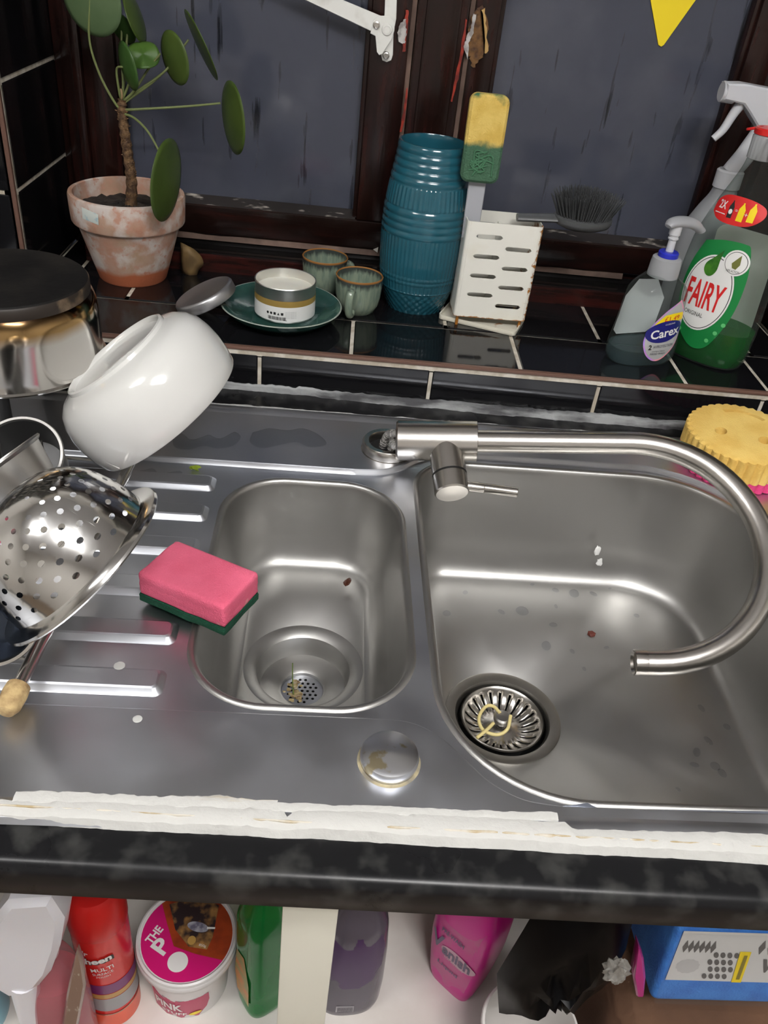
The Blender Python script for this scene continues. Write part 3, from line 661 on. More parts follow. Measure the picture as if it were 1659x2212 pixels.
part('soil', ([(x+rnd.gauss(0, .0006), y+rnd.gauss(0, .0006), z+rnd.gauss(0, .0012)) for x, y, z in V], Fc), SOIL, pot)
stk = []
for i in range(-6, 7): stk.append((i/6*.013, .0))
def potfn(r_of):
    return lambda x, y: ((r_of(y)+.0011)*math.sin(x/.0708-.42), -(r_of(y)+.0011)*math.cos(x/.0708-.42), y)
rr = lambda z: .0703+(z-.0755)*.037
part('price_sticker', decal([(-.0115, .089), (.0115, .086), (.0125, .099), (-.0105, .103)], potfn(rr), 4), M('faded_sticker', (.55, .6, .56), .7, col2=(.25, .42, .5), nscale=120, nlo=.55, nhi=.7), pot)

plant = thing('pilea_plant', 'pilea plant with round green leaves on a bare woody stem', 'plant', (px_, py_, H+.09))
BARK = M('scarred_stem', (.06, .03, .015), .8, col2=(.16, .09, .04), nscale=140, bump=1, bscale=400)
stem_px = [(288, 425), (284, 390), (277, 340), (270, 290), (264, 245), (264, 215)]
SP = [aty(u, v, py_) for u, v in stem_px]; SP[0] = Vector((px_+.004, py_, H+.09))
sm = spline(SP, 8)
obw('stem', tube(sm, [.0072-.0022*i/len(sm)+.0007*math.sin(i*1.9) for i in range(len(sm))], 14), BARK, plant)
scales = []
for i in range(64):
    p = sm[2+int(random.random()*(len(sm)-8))]; a = random.uniform(0, 2*PI); d = Vector((math.cos(a), math.sin(a), random.uniform(.2, .9))).normalized()
    scales.append(xf(blob(.0016, i, 1, .3, (.7, .35, 1.6)), frame(p+Vector((d.x, d.y, 0))*.0062, d)))
sc_ = obw('leaf_scars', join(*scales), M('stem_scales', (.25, .14, .07), .7), plant); sc_['kind'] = 'stuff'
APEX = sm[-4]
LEAFG = [M('leaf_green_a', (.068, .105, .022), .32, col2=(.052, .085, .017), nscale=25, spec=.4), M('leaf_green_b', (.085, .13, .06), .4, col2=(.07, .115, .05), nscale=20, spec=.4),
         M('leaf_green_c', (.03, .07, .016), .3, col2=(.04, .09, .02), nscale=25, spec=.4), M('leaf_green_d', (.06, .125, .02), .4, col2=(.04, .09, .015), nscale=50, spec=.4)]
PET = M('petiole_green', (.16, .19, .07), .45)
def leaf(cx, cy, a, b_, ang, y, mat, pet, sgn=1, cup=.12, seed=0, wav=0., edge=False):
    """round leaf: centre, half axes and slant as they show, put at depth y; tilted so a round blade shows that outline"""
    c = aty(cx, cy, y); ra = mm(c, a); vd_ = (CAM-c).normalized()
    e1 = (RT*math.cos(ang)+UP*math.sin(ang)); e1 = (e1-vd_*e1.dot(vd_)).normalized(); e2 = vd_.cross(e1)
    ratio = max(.1, min(1., b_/a)); tl = sgn*math.acos(ratio)
    nrm = (vd_*math.cos(tl)+e2*math.sin(tl)).normalized()
    fm = frame(c, nrm, e1); rnd = random.Random(seed+int(cx)); n = 40; V = [(0, 0, 0)]; Fc = []; R = 7
    ph = rnd.uniform(0, 6)
    for k in range(1, R+1):
        for i in range(n):
            t_ = 2*PI*i/n; r_ = ra*k/R*(1+.02*math.cos(2*t_+ph)); q = k/R
            V.append((r_*math.cos(t_), r_*math.sin(t_)*1.0, -cup*ra*q*q+wav*ra*q*math.sin(3*t_+ph)))
    for i in range(n): Fc.append((0, 1+i, 1+(i+1) % n))
    for k in range(R-1):
        for i in range(n): j = (i+1) % n; s0 = 1+k*n; Fc.append((s0+i, s0+n+i, s0+n+j, s0+j))
    o = obw('leaf', xf((V, Fc), fm), mat, plant, True, 80); solid(o, .0006, 0)
    att = fm @ Vector((0, 0, -.0006))
    if pet is not None:
        pts_ = [APEX+Vector((0, 0, pet[0]))]+[aty(u, v, y_) for u, v, y_ in pet[1]]+([] if edge else [att])
        q = spline(pts_, 8); obw('petiole', tube(q, [.0016-.0005*i/len(q) for i in range(len(q))], 8), PET, plant)
    return o
leaf(194, 0, 72, 58, 1.9, .165, LEAFG[1], (-.004, [(250, 225, .185), (215, 160, .178), (193, 85, .172)]), 1, .1)
leaf(262, 66, 33, 20, 2.2, .20, LEAFG[2], (.004, [(266, 180, .19), (262, 120, .197)]), 1, .2)
leaf(298, 34, 52, 16, 1.92, .205, LEAFG[0], (.006, [(270, 160, .195), (277, 60, .20)]), -1, .15)
leaf(266, 145, 48, 15, 1.85, .17, LEAFG[2], (.004, [(258, 200, .182), (252, 150, .176)]), 1, .25)
leaf(309, 117, 34, 28, .2, .18, LEAFG[3], (.004, [(275, 190, .187), (290, 150, .184)]), 1, .1, wav=.10)
leaf(371, 127, 54, 26, 1.85, .175, LEAFG[0], (.002, [(290, 196, .186), (320, 150, .182), (346, 116, .176)]), 1, .15, edge=True)
leaf(431, 100, 71, 9, 2.0, .185, LEAFG[0], (.001, [(300, 195, .19), (360, 150, .188), (407, 86, .1855)]), 1, .06, edge=True)
leaf(497, 256, 73, 23, 1.70, .16, LEAFG[0], (-.006, [(300, 236, .183), (400, 230, .172), (476, 223, .1615)]), 1, .1, edge=True)
leaf(367, 392, 84, 31, 1.45, .125, LEAFG[0], (-.01, [(290, 255, .178), (320, 285, .155), (350, 338, .129)]), -1, .1, edge=True)
bud = obw('bud', xf(blob(.0035, 2, 2, .05, (.6, .6, 1.8)), frame(APEX+Vector((.001, -.004, .012)), (0, 0, 1))), M('bud_tan', (.3, .2, .1), .6), plant)
ext = spline([APEX, aty(320, 185, .19), aty(347, 163, .192)], 8); obw('petiole', tube(ext, .0013, 8), PET, plant)

# ---- dried leaf leaning on the window board
DRY = M('dried_leaf', (.22, .14, .055), .6, col2=(.12, .075, .03), nscale=40)
dl = aty(411, 562, .214)
outl = [aty(u, v, .214) for u, v in ((390, 523), (402, 527), (420, 537), (436, 556), (439, 572), (430, 583), (424, 596), (412, 600), (398, 595), (391, 580), (390, 555))]
P = [Vector((p.x-dl.x, 0, p.z-dl.z)) for p in spline(outl+[outl[0]], 3)[:-1]]
V = [(0, -.006, 0)]; n_ = len(P)
for k in (.5, 1.):
    for p in P: V.append((p.x*k, -.006*(1-k*k)+.25*abs(p.x)*k-.004, p.z*k))
Fc = [(0, 1+i, 1+(i+1) % n_) for i in range(n_)]+[(1+i, 1+n_+i, 1+n_+(i+1) % n_, 1+(i+1) % n_) for i in range(n_)]
dlo = solid(ob('dried_leaf', V, Fc, DRY, None, True, 70), .0006); dlo.location = (dl.x, dl.y, dl.z); tag(dlo, 'curled dry brown leaf propped against the window board beside the pot', 'leaf')

# ---- teal vase
va = thing('vase', 'teal ceramic vase with ribbed, fluted and diamond bands', 'vase', (.0872, .1805, H))
TEAL = M('teal_glaze', (.014, .092, .128), .18, coat=.4, col2=(.012, .078, .108), nscale=8)
vt = [(0, .0365), (.004, .0395), (.028, .0480), (.065, .0528), (.10, .0538), (.13, .0526), (.155, .0495), (.18, .0452), (.198, .0425), (.205, .0425)]
def vr(z): # smooth profile
    ks = [k for k, _ in vt]; rs = [r for _, r in vt]
    return float(np.interp(z, ks, rs))
nz, nth = 240, 240; V = []; Fc = []
zs = np.linspace(0, .205, nz)
base_r = np.array([vr(z) for z in zs]); ker = np.hanning(25); ker /= ker.sum(); pad = np.concatenate([np.full(12, base_r[0]), base_r, np.full(12, base_r[-1])]); base_r = np.convolve(pad, ker, 'valid')
for k, z in enumerate(zs):
    for i in range(nth):
        t_ = 2*PI*i/nth; d = 0.
        if z > .162: d = .0013*abs(math.sin((z-.162)/.0086*PI))-.0004
        elif z > .134: d = .0005*math.cos(52*t_) if .136 < z < .160 else -.0004
        elif z > .100: d = .0012*abs(math.sin((z-.100)/.0085*PI))-.0002
        elif z > .052: d = .0005*math.cos(60*t_)
        elif z > .041: d = .0008*abs(math.sin((z-.041)/.0055*PI))+.0004*math.cos(60*t_)
        elif z > .031: d = .0005*math.cos(60*t_)
        elif z > .0295: d = .0008
        else: d = .0006*(abs(math.sin(14*t_+z*330))+abs(math.sin(14*t_-z*330)))-.0008
        r_ = base_r[k]+d; V.append((r_*math.cos(t_), r_*math.sin(t_), z))
inner = [(.0418, .2065), (.040, .2065), (.0388, .204), (.042, .18), (.049, .12), (.047, .05), (.034, .006), (.0001, .006)]
ring = len(V)
for r_, z in inner:
    for i in range(nth): t_ = 2*PI*i/nth; V.append((r_*math.cos(t_), r_*math.sin(t_), z))
L_ = nz+len(inner)
part('vase_body', (V, bridge(nth, L_, True, False)), TEAL, va, True, 50)

# ---- plate with the candle, lid, two cups
PLG = M('dark_green_glaze', (.012, .05, .04), .14, col2=(.03, .085, .07), nscale=18, coat=.4)
overlay(PLG, (.2, .26, .26), 40, .6, .75)
pc = atz(608, 657, H+.0185); pr_ = .0745
plate = thing('plate', 'small dark green stoneware plate under the candle tin', 'plate', (pc.x, pc.y, H))
part('dish', lathe([(.0001, .003), (.038, .003), (.040, 0), (.044, 0), (.046, .003), (.062, .0075), (.0705, .014), (.0735, .0185), (.0745, .0195), (.0738, .0203), (.072, .0198), (.067, .0145), (.058, .0095), (.044, .0065), (.043, .0060), (.034, .0066), (.033, .0060), (.024, .0064), (.0001, .006)], 80), PLG, plate)
part('rim_line', lathe([(.0742, .0190), (.0750, .0196), (.0743, .0204), (.0733, .0203)], 80), M('pale_rim_glaze', (.3, .33, .29), .2), plate)
cc = atz(602, 667, H+.0065)
can = thing('candle_tin', 'open candle tin with gold and white label on green plate', 'candle', (pc.x+.004, min(cc.y, pc.y+.004), H+.0068))
TIN = M('tin_metal', (.75, .74, .71), .34, 1)
CR = .0372
part('tin', lathe([(.0001, 0), (CR-.001, 0), (CR, .001), (CR, .0115), (CR, .0268), (CR, .0415), (CR+.0005, .0425), (CR, .0435), (CR-.001, .043), (CR-.0012, .030)], 80), TIN, can)
lab(part('label', lathe([(CR+.0003, .0025), (CR+.0003, .0215)], 80), M('paper_label', (.8, .8, .78), .5), can), 'white paper label')
lab(part('label_band', lathe([(CR+.0004, .0210), (CR+.0004, .0285)], 80), M('gold_band', (.48, .32, .09), .35, .4), can), 'gold band')
WAX = M('cream_wax', (.78, .77, .68), .35, sss=.3)
part('wax', lathe([(CR-.0012, .032), (.034, .0325), (.020, .032), (.014, .0335), (.0001, .034)], 64), WAX, can)
INK = M('black_ink', (.02, .02, .02), .5)
def cyl(r_, zo, a0=0.): return lambda x, y: ((r_)*math.sin(x/r_+a0), -(r_)*math.cos(x/r_+a0), zo+y)
cf = cyl(CR+.0006, 0, -.05)
bars = []
xx = -.016
for k in range(26):
    w_ = random.choice((.0003, .0005, .0008)); bars.append(([cf(xx, .0046), cf(xx+w_, .0046), cf(xx+w_, .0088), cf(xx, .0088)], [(0, 1, 2, 3)])); xx += w_+random.choice((.0003, .0005))
for k in range(5): x0 = -.0165+k*.0046; bars.append(decal(ellipse(.0016, .0016, 14, x0, .0125) if k in (0, 1) else [(x0-.0015, .011), (x0+.0015, .011), (x0+(0 if k == 3 else .0015), .0142), (x0-(0 if k == 3 else .0015), .0142)], cf, 2))
part('barcode', join(*bars), INK, can, False)
text('label_print', '200g', .0022, INK, can, cf, cx=.0055, cy=.005)
for k in range(5): text('label_print', 'made with vegetable wax', .0014, M('grey_ink', (.35, .35, .35), .6), can, cf, cx=.0125, cy=.0078+.0019*k)
lc = atz(450, 640, H+.021)
LIDM = M('matt_tin_lid', (.42, .42, .43), .36, .9)
lid = ob('tin_lid', *lathe([(.0001, .0125), (.0335, .0125), (.0352, .0135), (.037, .0125), (.0382, .0105), (.0384, .001), (.0378, 0), (.0372, .001), (.037, .010), (.0001, .0108)], 72), LIDM)
lid.matrix_world = frame((lc.x, lc.y-.004, lc.z-.0045), (-.45, -.02, .89)); tag(lid, 'round grey metal tin lid leaning on the edge of the green plate', 'lid')
CUPM = M('reactive_green_glaze', (.22, .27, .20), .2, col2=(.15, .20, .155), nscale=60, stretch=(3, 3, .5), coat=.4)
overlay(CUPM, (.045, .055, .05), 90, .95, 1.25, stretch=(3, 3, .4), axis='Z', a0=.028, a1=.047, jit=.9)
RIMM = M('brown_rim_glaze', (.26, .12, .035), .25)
def cup(x, y, rz, label, s=1.):
    c = thing('espresso_cup', label, 'cup', (x, y, H), (0, 0, rz), 'green espresso cups')
    part('cup_body', lathe([(.0001, .0015), (.016, .0015), (.0165, 0), (.0195, .0), (.0225, .0025), (.0272, .0115), (.0290, .022), (.0300, .038), (.0303, .0465), (.0282, .0465), (.0275, .03), (.0255, .012), (.02, .0055), (.0001, .005)], 64), CUPM, c)
    part('rim', lathe([(.0303, .0455), (.0305, .0470), (.0295, .0480), (.0284, .0470), (.0283, .0455)], 64), RIMM, c)
    hp = spline([(0, -.0278, .036), (0, -.034, .0365), (0, -.0385, .031), (0, -.0395, .020), (0, -.037, .009), (0, -.031, .0045), (0, -.0255, .0085)], 7)
    V, Fc = tube(hp, .0042, 12)
    part('handle', ([(v.x*1.25, v.y, v.z) for v in map(Vector, V)], Fc), CUPM, c)
    return c
k1 = atz(700, 640, H); k2 = atz(775, 684, H)
cup(k1.x-.002, k1.y+.021, 1.9, 'small green glazed cup behind the other cup, next to the window board')
cup(k2.x-.003, k2.y+.021, -.28, 'small green glazed cup with its handle towards the sink, beside the vase')
# small white scrap stuck by the vase
ob_ = ob('paper_scrap', *xf(([(0, 0, 0), (.007, 0, .004), (.0065, .0005, -.004), (0, .0007, 0), (.007, .0007, .004), (.0065, .0012, -.004)], [(0, 1, 2), (5, 4, 3), (0, 3, 4, 1), (1, 4, 5, 2), (2, 5, 3, 0)]), Matrix.Translation(aty(806, 539, .2605))), WHITE, smooth=False)
tag(ob_, 'tiny white paper scrap in the sash gap beside the vase', 'paper')

# ---- white slotted utensil holder
HW = M('white_powder_coat', (.80, .79, .72), .35, col2=(.74, .71, .6), nscale=20, nlo=.55, nhi=.75)
RUST = (.33, .13, .02)
overlay(HW, RUST, 130, .98, 1.08, axis='Z', a0=.022, a1=.0105, jit=.55)
overlay(HW, RUST, 160, 1.32, 1.40, axis='X', a0=-.01, a1=.05, jit=.8)
hx0, hx1, hy0, hy1, hz0, hz1 = -.0465, .0465, -.026, .026, .0125, .1335
uh = thing('utensil_holder', 'white slotted metal utensil holder with rusty edges beside the vase', 'utensil holder', (.1808, .148, H), (0, 0, .03))
def slot(cx, cz, w_, h_): return rrect(cx-w_/2, cx+w_/2, cz-h_/2, cz+h_/2, h_*.49, 0, 4)
def panel(x0, x1, z0, z1, slots): return cdt([([(x0, z0), (x1, z0), (x1, z1), (x0, z1)], 0)]+[(s, 0) for s in slots], slots)
fs = [slot(-.0175, .1165-.0245*k, .033, .0055) for k in range(4)]+[slot(.0205, .1040-.0245*k, .033, .0055) for k in range(4)]
V, Fc = panel(hx0+.004, hx1-.004, hz0, hz1, fs); frt = [(x, hy0, z) for x, z, _ in V], Fc
V2, F2 = panel(hx0+.004, hx1-.004, hz0, hz1, fs); bck = [(x, hy1, z) for x, z, _ in V2], F2
rim_ = rrect(hx0, hx1, hy0, hy1, .004, 0, 4)
sides = []
for s in (-1, 1):
    c = [p for p in rim_]; arc = [p for p in rim_ if p[0]*s > hx1-.0041]
    arc.sort(key=lambda p: (p[1], ))
    if s: arc = sorted(arc, key=lambda p: math.atan2(p[1], abs(p[0])))
    sides.append(([(x, y, z) for z in (hz0, hz1) for x, y in arc], [(i, i+1, len(arc)+i+1, len(arc)+i) for i in range(len(arc)-1)]))
solid(part('holder_body', join(frt, bck, *sides), HW, uh, False), .0012, 0)
part('base_grid', join(*[box(hx0+.003, hx1-.003, y-.001, y+.001, hz0+.001, hz0+.003) for y in (-.018, -.006, .006, .018)]), HW, uh, False)
for sx_, sy_ in ((-1, -1), (1, -1), (-1, 1), (1, 1)): part('foot', at(lathe([(.0001, 0), (.002, 0), (.002, .0135), (.0001, .0136)], 14), sx_*.041, sy_*.022, 0), HW, uh)
part('divider', box(-.0006, .0006, hy0, hy1, hz0+.002, hz1-.012), HW, uh, False)
tr = atz(1030, 684, H+.003)
tray = thing('drip_tray', 'shallow white drip tray with rusty corner under the utensil holder', 'tray', (.176, .146, H), (0, 0, -.36))
TRM = M('cream_enamel', (.72, .69, .58), .4); overlay(TRM, RUST, 60, .64, .72)
part('tray_base', prism(rrect(-.052, .052, -.030, .030, .006), .0005, .002), TRM, tray)
ro = rrect(-.052, .052, -.030, .030, .006); ri = rrect(-.0505, .0505, -.0285, .0285, .005)
part('tray_rim', loft([[(x, y, .001) for x, y in ro], [(x, y, .0062) for x, y in ro], [(x, y, .0062) for x, y in ri], [(x, y, .001) for x, y in ri]], False, False), TRM, tray)
# ---- sponge on a clear handle
sb0 = aty(1020, 480, .134); sb1 = aty(1046, 300, .139)
SY = M('worn_yellow_scourer', (.72, .52, .14), .9, col2=(.62, .42, .09), nscale=60, bump=.8, bscale=500)
overlay(SY, (.055, .13, .075), 50, .52, .62, axis='Z', a0=.02, a1=-.045, jit=.35)
overlay(SY, (.05, .15, .075), 60, 1.14, 1.24, axis='Z', a0=-.06, a1=.055, jit=.5)
up_ = (sb1-sb0).normalized()
swa = thing('sponge_wand', 'worn yellow and green sponge wand standing in the utensil holder', 'dish wand', sb0-up_*.10)
hm = frame(sb1, UP*.0+Vector((0, -1, 0)), up_.cross(Vector((0, -1, 0))))
def pad(w_, h_, t_, r_): return prism(rrect(-w_/2, w_/2, -h_/2, h_/2, r_, 0, 6), -t_/2, t_/2, .003)
w_ = mm(sb1, 84); h__ = mm(sb1, 168)/.95
Vp, Fp = pad(w_, h__, .016, .009)
so = ob('scrub_pad', [(x, z, y) for x, y, z in Vp], Fp, SY)
so.parent = swa; so.matrix_parent_inverse = Matrix.Translation(swa.location).inverted(); so.matrix_basis = frame(sb1, up_, (1, 0, 0))
rid = []
for k in range(9): rid.append(tube(spline([Vector((random.uniform(-.017, .015), -.0085, random.uniform(-.038, -.012)))+Vector((0, 0, 0)), Vector((random.uniform(-.016, .016), -.0092, random.uniform(-.038, -.012))), Vector((random.uniform(-.016, .016), -.0086, random.uniform(-.04, -.012)))], 5), .0009, 6))
rg = ob('torn_fibre', *join(*rid), M('green_fibre', (.06, .17, .09), .95)); rg.parent = swa; rg.matrix_parent_inverse = so.matrix_parent_inverse.copy(); rg.matrix_basis = so.matrix_basis.copy(); rg['kind'] = 'stuff'
HND = M('frosted_plastic', (.42, .43, .46), .3, alpha=.85)
hl = [(-.010, -.115), (.010, -.115), (.0105, -.06), (.0105, -.03), (-.0105, -.03), (-.0105, -.06)]
hg = ob('handle', [(x, y, z) for x, z, y in prism([(x, z) for x, z in hl], .0035, .0065, .001)[0]], prism(hl, .0035, .0065, .001)[1], HND); hg.parent = swa; hg.matrix_parent_inverse = so.matrix_parent_inverse.copy(); hg.matrix_basis = so.matrix_basis.copy()
# ---- dish brush lying over the holder
DG = M('dark_grey_plastic', (.075, .078, .08), .4)
bc = aty(1258, 478, .152)
br = thing('dish_brush', 'dark grey dish brush resting bristles up across the utensil holder', 'brush', bc)
hA = aty(1150, 492, .150); hdir = (bc-hA); hdir.z = 0; hdir.normalize(); tl_ = Vector((hdir.x, hdir.y, -.04)).normalized()
bm4 = frame(bc, (0, -.1, 1), hdir)
obw('head', xf(loft([superloop(.024, .016, -.0075, 2.2), superloop(.034, .023, -.003, 2.2), superloop(.0365, .025, .002, 2.2), superloop(.036, .0245, .006, 2.2), superloop(.030, .02, .0075, 2.2)]), bm4), DG, br)
obw('handle', xf(loft([[(-.026-.055*t_, (.012-.004*t_)*math.cos(a), .002-.004*t_+(.0042)*math.sin(a)) for a in [2*PI*i/16 for i in range(16)]] for t_ in (0, .25, .5, .75, 1., 1.02)]), bm4), DG, br)
bristles = []
for i in range(-11, 12):
    for j in range(-7, 8):
        x, y = i*.0029+random.uniform(-.0006, .0006), j*.0029+random.uniform(-.0006, .0006)
        if (x/.033)**2+(y/.022)**2 > 1: continue
        q = Vector((x, y, .006)); L_ = .030-.010*((x/.033)**2)*.5-.002*random.random()
        e = Vector((x*1.42, y*1.35, .006+L_)); bristles.append(tube([q, q.lerp(e, .5), e], [.0009, .0008, .0006], 4))
bo = obw('bristles', xf(join(*bristles), bm4), M('grey_bristle', (.055, .058, .06), .6), br); bo['kind'] = 'stuff'
# ================================================================== BOTTLES ON THE LEDGE
def bottle_geo(tab, n=2.4, seg=56, cap0=True, cap1=False, inset=0., zmax=None, step=.004):
    z0 = tab[0][0]; z1 = tab[-1][0] if zmax is None else zmax; L = []; k = max(4, int((z1-z0)/step))
    for i in range(k+1):
        z = z0+(z1-z0)*i/k; a, b_ = lerp(tab, z); L.append(superloop(a-inset, b_-inset, z, n, seg))
    return loft(L, cap0, cap1)
def front(tab, n=2.4, eps=.0006, back=False):
    def f(x, z):
        a, b_ = lerp(tab, z); q = max(0., 1-min(.999, abs(x/a))**n)**(1/n); return (x, (1 if back else -1)*(b_*q+eps), z)
    return f
def smooth_tab(tab, n=60):
    zs_ = np.array([t_[0] for t_ in tab]); out = []
    zz = np.linspace(zs_[0], zs_[-1], n)
    cols = []
    for c in range(1, len(tab[0])):
        v = np.interp(zz, zs_, [t_[c] for t_ in tab]); p = np.concatenate([np.full(3, v[0]), v, np.full(3, v[-1])]); k = np.hanning(9)[1:-1]; k /= k.sum(); cols.append(np.convolve(p, k, 'valid'))
    return [(float(z), *[float(c[i]) for c in cols]) for i, z in enumerate(zz)]
CLEARP = clear('clear_bottle_plastic', (.90, .94, .92), (.09, .10, .095), .14, .06)
GREENL = clear('green_washing_liquid', (.02, .30, .05), (.004, .15, .018), .55, .1)
CLEARL = clear('pale_soap_liquid', (.62, .74, .78), (.2, .28, .3), .12, .1)
WINK = M('white_print', (.82, .82, .8), .4); REDINK = M('red_print', (.65, .02, .02), .4); GREENINK = M('green_print', (.008, .20, .045), .4)
YELINK = M('yellow_print', (.9, .68, .01), .4); NAVY = M('navy_print', (.01, .012, .16), .4)
# washing-up liquid
ft = smooth_tab([(0, .048, .030), (.004, .054, .034), (.05, .057, .036), (.11, .0565, .0355), (.145, .052, .033), (.18, .040, .028), (.21, .0265, .0215), (.230, .0182, .0178), (.240, .0165, .0165)])
fb = thing('washing_up_bottle', 'large clear washing-up liquid bottle with green label and red flip cap', 'bottle', (.459, .096, H+.001), (0, math.radians(-1.5), math.radians(-48)))
part('bottle_body', bottle_geo(ft), CLEARP, fb)
part('liquid', bottle_geo([(z+.0012, a, b_) for z, a, b_ in ft], inset=.0016, zmax=.045, cap1=True), GREENL, fb)
ff = front(ft, eps=.0005)
LS = .0001; LU = .0001
def fl(e): 
    g_ = front(ft, eps=e); return lambda u, v: g_(u*LU, .083-v*LS)
lbl = spline([Vector((u, v, 0)) for u, v in ((-235, -630), (0, -690), (235, -700), (320, -640), (385, -300), (350, 150), (200, 540), (40, 645), (-120, 590), (-300, 380), (-385, 30), (-345, -330), (-235, -630))], 5)[:-1]
fo = lab(part('label', decal([(p.x, p.y) for p in lbl], fl(.0005), 10), GREENINK, fb), 'green front label with white oval')
part('label_oval', decal(ellipse(318, 468, 48, -28, -45, .1), fl(.0008), 8), WINK, fo)
V, Fc = decal(ellipse(300, 446, 48, -28, -45, .1), fl(.0010), 8); part('label_oval_line', (V, Fc), INK, fo)
part('label_oval_fill', decal(ellipse(292, 437, 48, -28, -45, .1), fl(.0012), 8), WINK, fo)
text('lettering', 'FAIRY', 1, REDINK, fo, lambda x, y: fl(.0016)(x-34, -y-25), bold=.02, fit=(500, 330), shear=.12)
text('lettering', 'ORIGINAL', 1, INK, fo, lambda x, y: fl(.0015)(x-100, -y+225), fit=(255, 50))
dropo = [Vector((u, v, 0)) for u, v in ((45, -590), (30, -470), (25, -340), (-25, -265), (-90, -262), (-135, -320), (-125, -400), (-50, -480), (45, -590))]
part('drop_emblem', decal([(p.x, p.y) for p in spline(dropo, 5)[:-1]], fl(.0018), 5), M('leaf_drop_green', (.06, .22, .02), .3, col2=(.015, .10, .015), nscale=70), fo)
part('badge', decal(ellipse(148, 148, 32, 215, -480), fl(.0014), 5), WINK, fo)
part('badge_ring', decal(ellipse(128, 128, 32, 215, -480), fl(.0016), 5), INK, fo); part('badge_fill', decal(ellipse(122, 122, 32, 215, -480), fl(.0018), 5), WINK, fo)
part('badge_drop', decal([(255, -580), (268, -470), (235, -410), (190, -420), (172, -470), (210, -520)], fl(.0021), 3), M('olive_print', (.16, .17, .04), .4), fo)
text('lettering', '100% ACTION', 1, INK, fo, lambda x, y: fl(.0021)(x+210, -y-385), fit=(150, 26))
for u, v in ((-330, 330), (-230, 470), (300, 260), (235, 380), (160, 500)):
    part('bubble_print', decal(ellipse(26, 26, 14, u, v), fl(.0009), 2), M('bubble_green', (.1, .45, .15), .4), fo)
bl_ = lab(part('back_label', decal(rrect(-.040, .040, .035, .155, .012, 0, 5), front(ft, eps=-.0007, back=True), 8), M('back_label_paper', (.55, .58, .52), .6), fb), 'pale back label seen through the clear bottle')
rp = [Vector((x, z, 0)) for x, z in ((-.030, .178), (-.020, .171), (0, .169), (.020, .172), (.031, .182), (.028, .193), (.012, .199), (-.014, .199), (-.028, .191), (-.030, .178))]
ro_ = part('neck_sticker', decal([(p.x, p.y) for p in spline(rp, 4)[:-1]], front(ft, eps=.0006), 6), REDINK, fb)
f2 = front(ft, eps=.0010)
text('lettering', '2X', 1, WINK, ro_, lambda x, y: f2(x-.0185, y+.1875), fit=(.010, .009), bold=.02)
part('print_bar', decal([(-.026, .1775), (-.012, .1775), (-.012, .1785), (-.026, .1785)], f2, 2), WINK, ro_)
text('lettering', '=', 1, WINK, ro_, lambda x, y: f2(x+.0002, y+.185), fit=(.003, .0018)); text('lettering', '+', 1, WINK, ro_, lambda x, y: f2(x+.0125, y+.183), fit=(.0035, .0035))
def mini(cx, cz, w_, h_): return [(cx-w_/2, cz-h_/2), (cx+w_/2, cz-h_/2), (cx+w_/2, cz+h_*.15), (cx+w_*.12, cz+h_*.42), (cx+w_*.12, cz+h_/2), (cx-w_*.12, cz+h_/2), (cx-w_*.12, cz+h_*.42), (cx-w_/2, cz+h_*.15)]
part('bottle_icon', decal(mini(-.0065, .185, .006, .019), f2, 3), INK, ro_); part('bottle_icon', decal(mini(.0065, .1845, .0075, .020), f2, 3), YELINK, ro_); part('bottle_icon', decal(mini(.0185, .186, .0075, .020), f2, 3), YELINK, ro_)
part('icon_dot', decal(ellipse(.0024, .0028, 14, -.0065, .1825), front(ft, eps=.0013), 2), WINK, ro_)
CLEARC = clear('clear_ribbed_cap', (.85, .86, .86), (.5, .51, .52), .45, .2)
Vc = []; 
for r_, z in ((.0165, .238), (.0185, .239), (.0185, .262), (.0170, .264), (.012, .264)):
    for i in range(96): a = 2*PI*i/96; q = r_+(.0004 if i % 4 < 2 and r_ > .018 else 0); Vc.append((q*math.cos(a), q*math.sin(a), z))
part('cap_collar', (Vc, bridge(96, 5, False, True)), CLEARC, fb)
RCAP = M('red_cap_plastic', (.62, .02, .018), .3)
fc_ = part('flip_cap', join(xf(lathe([(.0001, 0), (.0175, 0), (.019, .001), (.019, .006), (.0175, .0075), (.0001, .008)], 48), Matrix.Translation((0, 0, .2635))),
     xf(loft([superloop(.0165, .011, z, 2.5, 32) for z in (0, .002, .011, .013)]), frame((.021, -.006, .253), (.85, -.35, -.45)))), RCAP, fb)
part('cap_tongue', xf(prism(rrect(-.009, .009, -.006, .006, .004, 0, 4), 0, .003, .0008), frame((-.018, -.004, .2665), (-.3, 0, 1))), RCAP, fb)
# pale trigger spray standing behind it
FROST = M('frosted_white_plastic', (.62, .63, .66), .3, alpha=.93, sss=.2); HALF = clear('cloudy_plastic', (.75, .77, .8), (.5, .51, .53), .62, .2)
tb = thing('spray_bottle', 'cloudy white trigger spray bottle standing behind the green-labelled bottle', 'spray bottle', (.456, .181, H))
tt = smooth_tab([(0, .036, .026), (.004, .040, .030), (.10, .041, .030), (.135, .038, .028), (.165, .024, .02), (.18, .0145, .0145), (.198, .0135, .0135)])
part('bottle_body', bottle_geo(tt), HALF, tb)
part('liquid', bottle_geo([(z+.0015, a, b_) for z, a, b_ in tt], inset=.002, zmax=.07, cap1=True), CLEARL, tb)
def tl(u, v, y=.181): p = aty(u, v, y); return Vector((p.x-.456, 0, p.z-H))
hd = [tl(u, v) for u, v in ((1558, 212), (1566, 178), (1602, 178), (1665, 190), (1690, 200), (1690, 260), (1660, 290), (1640, 285), (1625, 262), (1612, 240), (1600, 222))]
hd2 = [(p.x, p.z) for p in hd]
